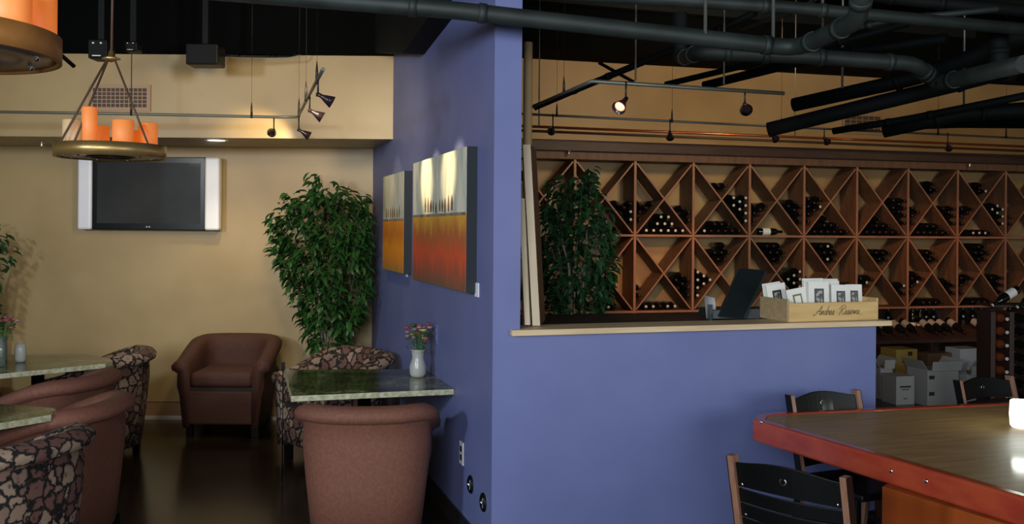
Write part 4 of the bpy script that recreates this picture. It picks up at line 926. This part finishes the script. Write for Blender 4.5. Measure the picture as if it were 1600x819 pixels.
head(1207, 196, ZI, RK(3.0, .2, 1.25), 'rear track spotlight under the capped insulated pipe', 28, drop=.08, ang=34, size=.95, color=(1, .42, .14))
head(1288, 202, ZI, RK(3.5, .1, 1.1), 'rear track spotlight right of the capped pipe', 28, lampdim, drop=.07, size=.95, ang=34, color=(1, .45, .16))
head(1481, 209, ZI, RK(4.4, .1, 1.0), 'rear track spotlight at far right above the rack', 28, drop=.09, size=.95, ang=40, color=(1, .42, .16))
# added warm wash lamps, hung without fixtures to brighten the gold walls
spot('spot_beam', FR(-1.2, 5.1, 2.7), FR(-1.9, 8.0, 1.6), 46, (1, .80, .52), 105, 1, .15)
spot('spot_beam', FR(-3.6, 5.2, 2.6), FR(-3.2, 7.2, 2.7), 7, (1, .75, .42), 100, 1, .2)
spot('spot_beam', RK(.3, -2.6, 3.2), RK(.6, .3, 2.9), 60, (1, .74, .42), 120, 1, .2)
spot('spot_beam', RK(3.8, -2.6, 3.2), RK(4.0, .3, 2.9), 20, (1, .70, .36), 120, 1, .2)

# ================================================================== BAR TABLE AND CHAIRS
ZT_ = .75
C_ = [onz(1176, 655, ZT_), onz(1182, 647, ZT_), onz(1205, 644, ZT_), onz(1800, 618, ZT_), onz(1800, 835, ZT_)]
cen = sum(C_, Vector())/len(C_); bar = thing('bar_table', 'large tan-topped table with thick cherry edge at bottom right', 'table', (cen.x, cen.y, 0))
q = [Vector((p.x-cen.x, p.y-cen.y, 0)) for p in C_]; n_ = len(q)
inn = []
for i, p in enumerate(q):
    d_ = (Vector((0, 0, 0))-p).normalized(); inn.append(p+d_*.09)
# inset edges properly: offset polygon
def offset(poly, off):
    out = []; n = len(poly)
    for i in range(n):
        a, b_, c_ = poly[i-1], poly[i], poly[(i+1) % n]; d1 = (b_-a).normalized(); d2 = (c_-b_).normalized()
        n1 = Vector((-d1.y, d1.x, 0)); n2 = Vector((-d2.y, d2.x, 0)); 
        if n1.dot(-b_) < 0: n1 = -n1
        if n2.dot(-b_) < 0: n2 = -n2
        bis = (n1+n2).normalized(); k_ = off/max(.35, bis.dot(n1)); out.append(b_+bis*k_)
    return out
inn = offset(q, .055)
TH = .105
b = MB(); vs = [p+Vector((0, 0, ZT_-TH)) for p in q]+[p+Vector((0, 0, ZT_)) for p in q]+[p+Vector((0, 0, ZT_)) for p in inn]+[p+Vector((0, 0, ZT_-.012)) for p in inn]+[p+Vector((0, 0, ZT_-TH)) for p in inn]
fs = []
for i in range(n_):
    j = (i+1) % n_
    fs += [(i, j, n_+j, n_+i), (n_+i, n_+j, 2*n_+j, 2*n_+i), (2*n_+i, 2*n_+j, 4*n_+j, 4*n_+i), (4*n_+i, 4*n_+j, j, i)]
vs2 = vs
b.add(vs2, fs, 0); b.build('cherry_edge', cherry, bar, bevel=.012, seg=3)
b = MB(); b.prism([p*.999+Vector((0, 0, ZT_-.05)) for p in inn], (0, 0, .044)); b.build('laminate_top', bartop, bar)
pl = [onz(1378, 760, ZT_-TH), onz(1800, 890, ZT_-TH), onz(1800, 640, ZT_-TH), onz(1560, 655, ZT_-TH)]
pl = [Vector((p.x-cen.x, p.y-cen.y, 0)) for p in pl]
b = MB(); b.prism(pl, (0, 0, ZT_-TH)); b.build('cherry_base_panel', cherry_panel, bar, bevel=.004)
ed0, ed1 = C_[0], C_[4]
ev = (ed1-ed0).normalized(); en = Vector((ev.y, -ev.x, 0))
if en.dot(cen-ed0) > 0: en = -en
for (px, py) in ((1189, 660), (1392, 736), (1447, 752)):
    p = onplane(px, py, ed0, en); b = MB(); b.lathe([(0, .004), (.008, .003), (.009, 0)], 10, M=Matrix.Translation(p-Vector((cen.x, cen.y, 0))) @ en.to_track_quat('Z', 'Y').to_matrix().to_4x4()); b.build('chrome_stud', chrome, bar)
# white lit candle glass on the table
p = onz(1596, 668, ZT_); o = MB(); o.lathe([(0, 0), (.040, 0), (.048, .01), (.052, .06), (.049, .12), (.045, .125), (.046, .06), (.04, .012), (0, .01)], 28); o = o.build('candle_lantern', whiteglow); o.location = p; tag(o, 'bright white glowing candle glass on the tan tabletop at right edge', 'candle holder')
pl_ = bpy.data.lights.new('candle_light', 'POINT'); pl_.energy = 1.2; pl_.color = (.9, 1, .88); pl_.shadow_soft_size = .04; ol = bpy.data.objects.new('candle_light', pl_); COL.objects.link(ol); ol.location = p+Vector((0, 0, .16))

def dining_chair(name, label, pl, pr, rake=.09, group=None):
    # local frame: x along the back (left->right as seen from behind), +y = forward (seat), origin on floor
    e = thing(name, label, 'chair', group=group); w = .45; hz = .83
    def yb(z): return -rake*(z-.45)/.38 if z > .45 else -(.45-z)*.12
    for sx in (-1, 1):
        b = MB(); x = sx*(w/2-.012); y0, y1, y2 = yb(hz), yb(.45), yb(0)
        pts = [(y2, 0), (y1, .45), (y0, hz)]
        b.prism([(x-.012, p_[0]-.022, p_[1]) for p_ in pts]+[(x-.012, p_[0]+.022, p_[1]) for p_ in pts[::-1]], (.024, 0, 0)); b.build('back_post', brownwood if True else blackwood, e, bevel=.002)
        b = MB(); b.prism([(sx*(w/2+.0005)-(.0015 if sx < 0 else 0), p_[0]-.0225, p_[1]-.0005) for p_ in pts]+[(sx*(w/2+.0005)-(.0015 if sx < 0 else 0), p_[0]+.0225, p_[1]+.0005) for p_ in pts[::-1]], (.0015, 0, 0)); b.build('post_side', blackwood, e)
        b = MB(); b.box(x-.014, x+.014, .36, .39, 0, .43); b.build('front_leg', blackwood, e, bevel=.003)
        b = MB(); b.cbox((x, .19, .2), (.016, .36, .02)); b.build('stretcher', blackwood, e)
    def slat(z0, z1, arch, bow, nm):
        b = MB(); n = 12; th = .012; V = []
        for i in range(n+1):
            s_ = i/n; x = -w/2+.024+(w-.048)*s_; c = math.sin(math.pi*s_); yy = -bow*c
            zt_ = z1+arch*max(0, math.sin(math.pi*s_))**1.3; zb_ = z0+arch*.25*c
            V += [(x, yb(zb_)+yy-th/2, zb_), (x, yb(zt_)+yy-th/2, zt_), (x, yb(zt_)+yy+th/2, zt_), (x, yb(zb_)+yy+th/2, zb_)]
        F = []
        for i in range(n):
            a = i*4; F += [(a, a+4, a+5, a+1), (a+1, a+5, a+6, a+2), (a+2, a+6, a+7, a+3), (a+3, a+7, a+4, a)]
        F += [(0, 1, 2, 3), (n*4+3, n*4+2, n*4+1, n*4)]
        b.add(V, F, 0, False); return b.build(nm, blackwood, e, bevel=.002)
    slat(.714, .805, .026, .03, 'crest_rail')
    for z in (.655, .598, .541, .484): slat(z, z+.052, 0, .03, 'back_slat')
    for sx in (-1, 1):
        for z in (.715, .60, .50):
            b = MB(); b.lathe([(0, .003), (.005, .002), (.006, 0)], 8, M=Matrix.Translation((sx*(w/2-.045), yb(z)-.012, z+.01)) @ Matrix.Rotation(math.radians(90), 4, 'X')); b.build('bolt', chrome, e)
    b = MB(); b.lathe([(.012, 0), (.014, .003), (.010, .003)], 12, M=Matrix.Translation((0, yb(.775)-.035, .775)) @ Matrix.Rotation(math.radians(90), 4, 'X')); b.lathe([(.012, 0), (.014, .003), (.010, .003)], 12, M=Matrix.Translation((0, yb(.775)-.0225, .775)) @ Matrix.Rotation(math.radians(-90), 4, 'X')); b.build('round_emblem', metal, e)
    b = MB(); b.box(-w/2+.01, w/2-.01, -.01, .41, .42, .455); b.build('seat', blackwood, e, bevel=.012, seg=3)
    return e
def place2(o_, pl, pr, flip=False):
    """pl, pr: world positions of the two back posts' tops (left and right as the camera sees them)"""
    m_ = (pl+pr)/2; d_ = (pr-pl); d_.z = 0; d_.normalize()
    if flip: d_ = -d_
    f_ = Vector((-d_.y, d_.x, 0)); base = m_+f_*.09
    o_.location = (base.x, base.y, 0); o_.rotation_euler = (0, 0, math.atan2(d_.y, d_.x))
tA = .82
D1 = dining_chair('dining_chair', 'black slat-back chair with brown posts in front of the tan table', None, None)
place2(D1, onz(1140, 710, .83), onz(1326, 746, .83))
D2 = dup(D1, (0, 0, 0), 0, 'black slat-back chair between the blue low wall and the table'); place2(D2, onz(1234, 617, .83), onz(1337, 609, .83), True)
D3 = dup(D1, (0, 0, 0), 0, 'black chair back behind the far edge of the table, by the white cartons'); pa, pb_ = W(1493, 607, 5.2), W(1580, 598, 5.4); place2(D3, pa, pb_, True)
D3.location.z = 0

# sub-parts: pieces that belong to a part hang under it
NEST = {'painted_figure': 'canvas_face', 'painted_horizon': 'canvas_face', 'round_emblem': 'crest_rail', 'socket': 'plate', 'bulb': 'lamp_shade', 'indicator': 'bezel', 'status_marks': 'speaker_box', 'cushion_gap_shade': 'seat_cushion', 'white_pebbles': 'vase_body', 'inner_frame': 'mount_board', 'picture': 'mount_board', 'script_lettering': 'front_board', 'stamp_ring': 'end_board', 'lens': 'trim_ring', 'lid_edge': 'cover', 'screw': 'cover', 'printed_mark': 'carton_body', 'chrome_stud': 'cherry_edge', 'edge_trim': 'screen_housing'}
for root in [o for o in COL.objects if o.parent is None and o.type == 'EMPTY']:
    kids = {}
    for c in root.children: kids.setdefault(c.name.split('.')[0], c)
    for c in list(root.children):
        t_ = NEST.get(c.name.split('.')[0])
        if t_ and t_ in kids: c.parent = kids[t_]
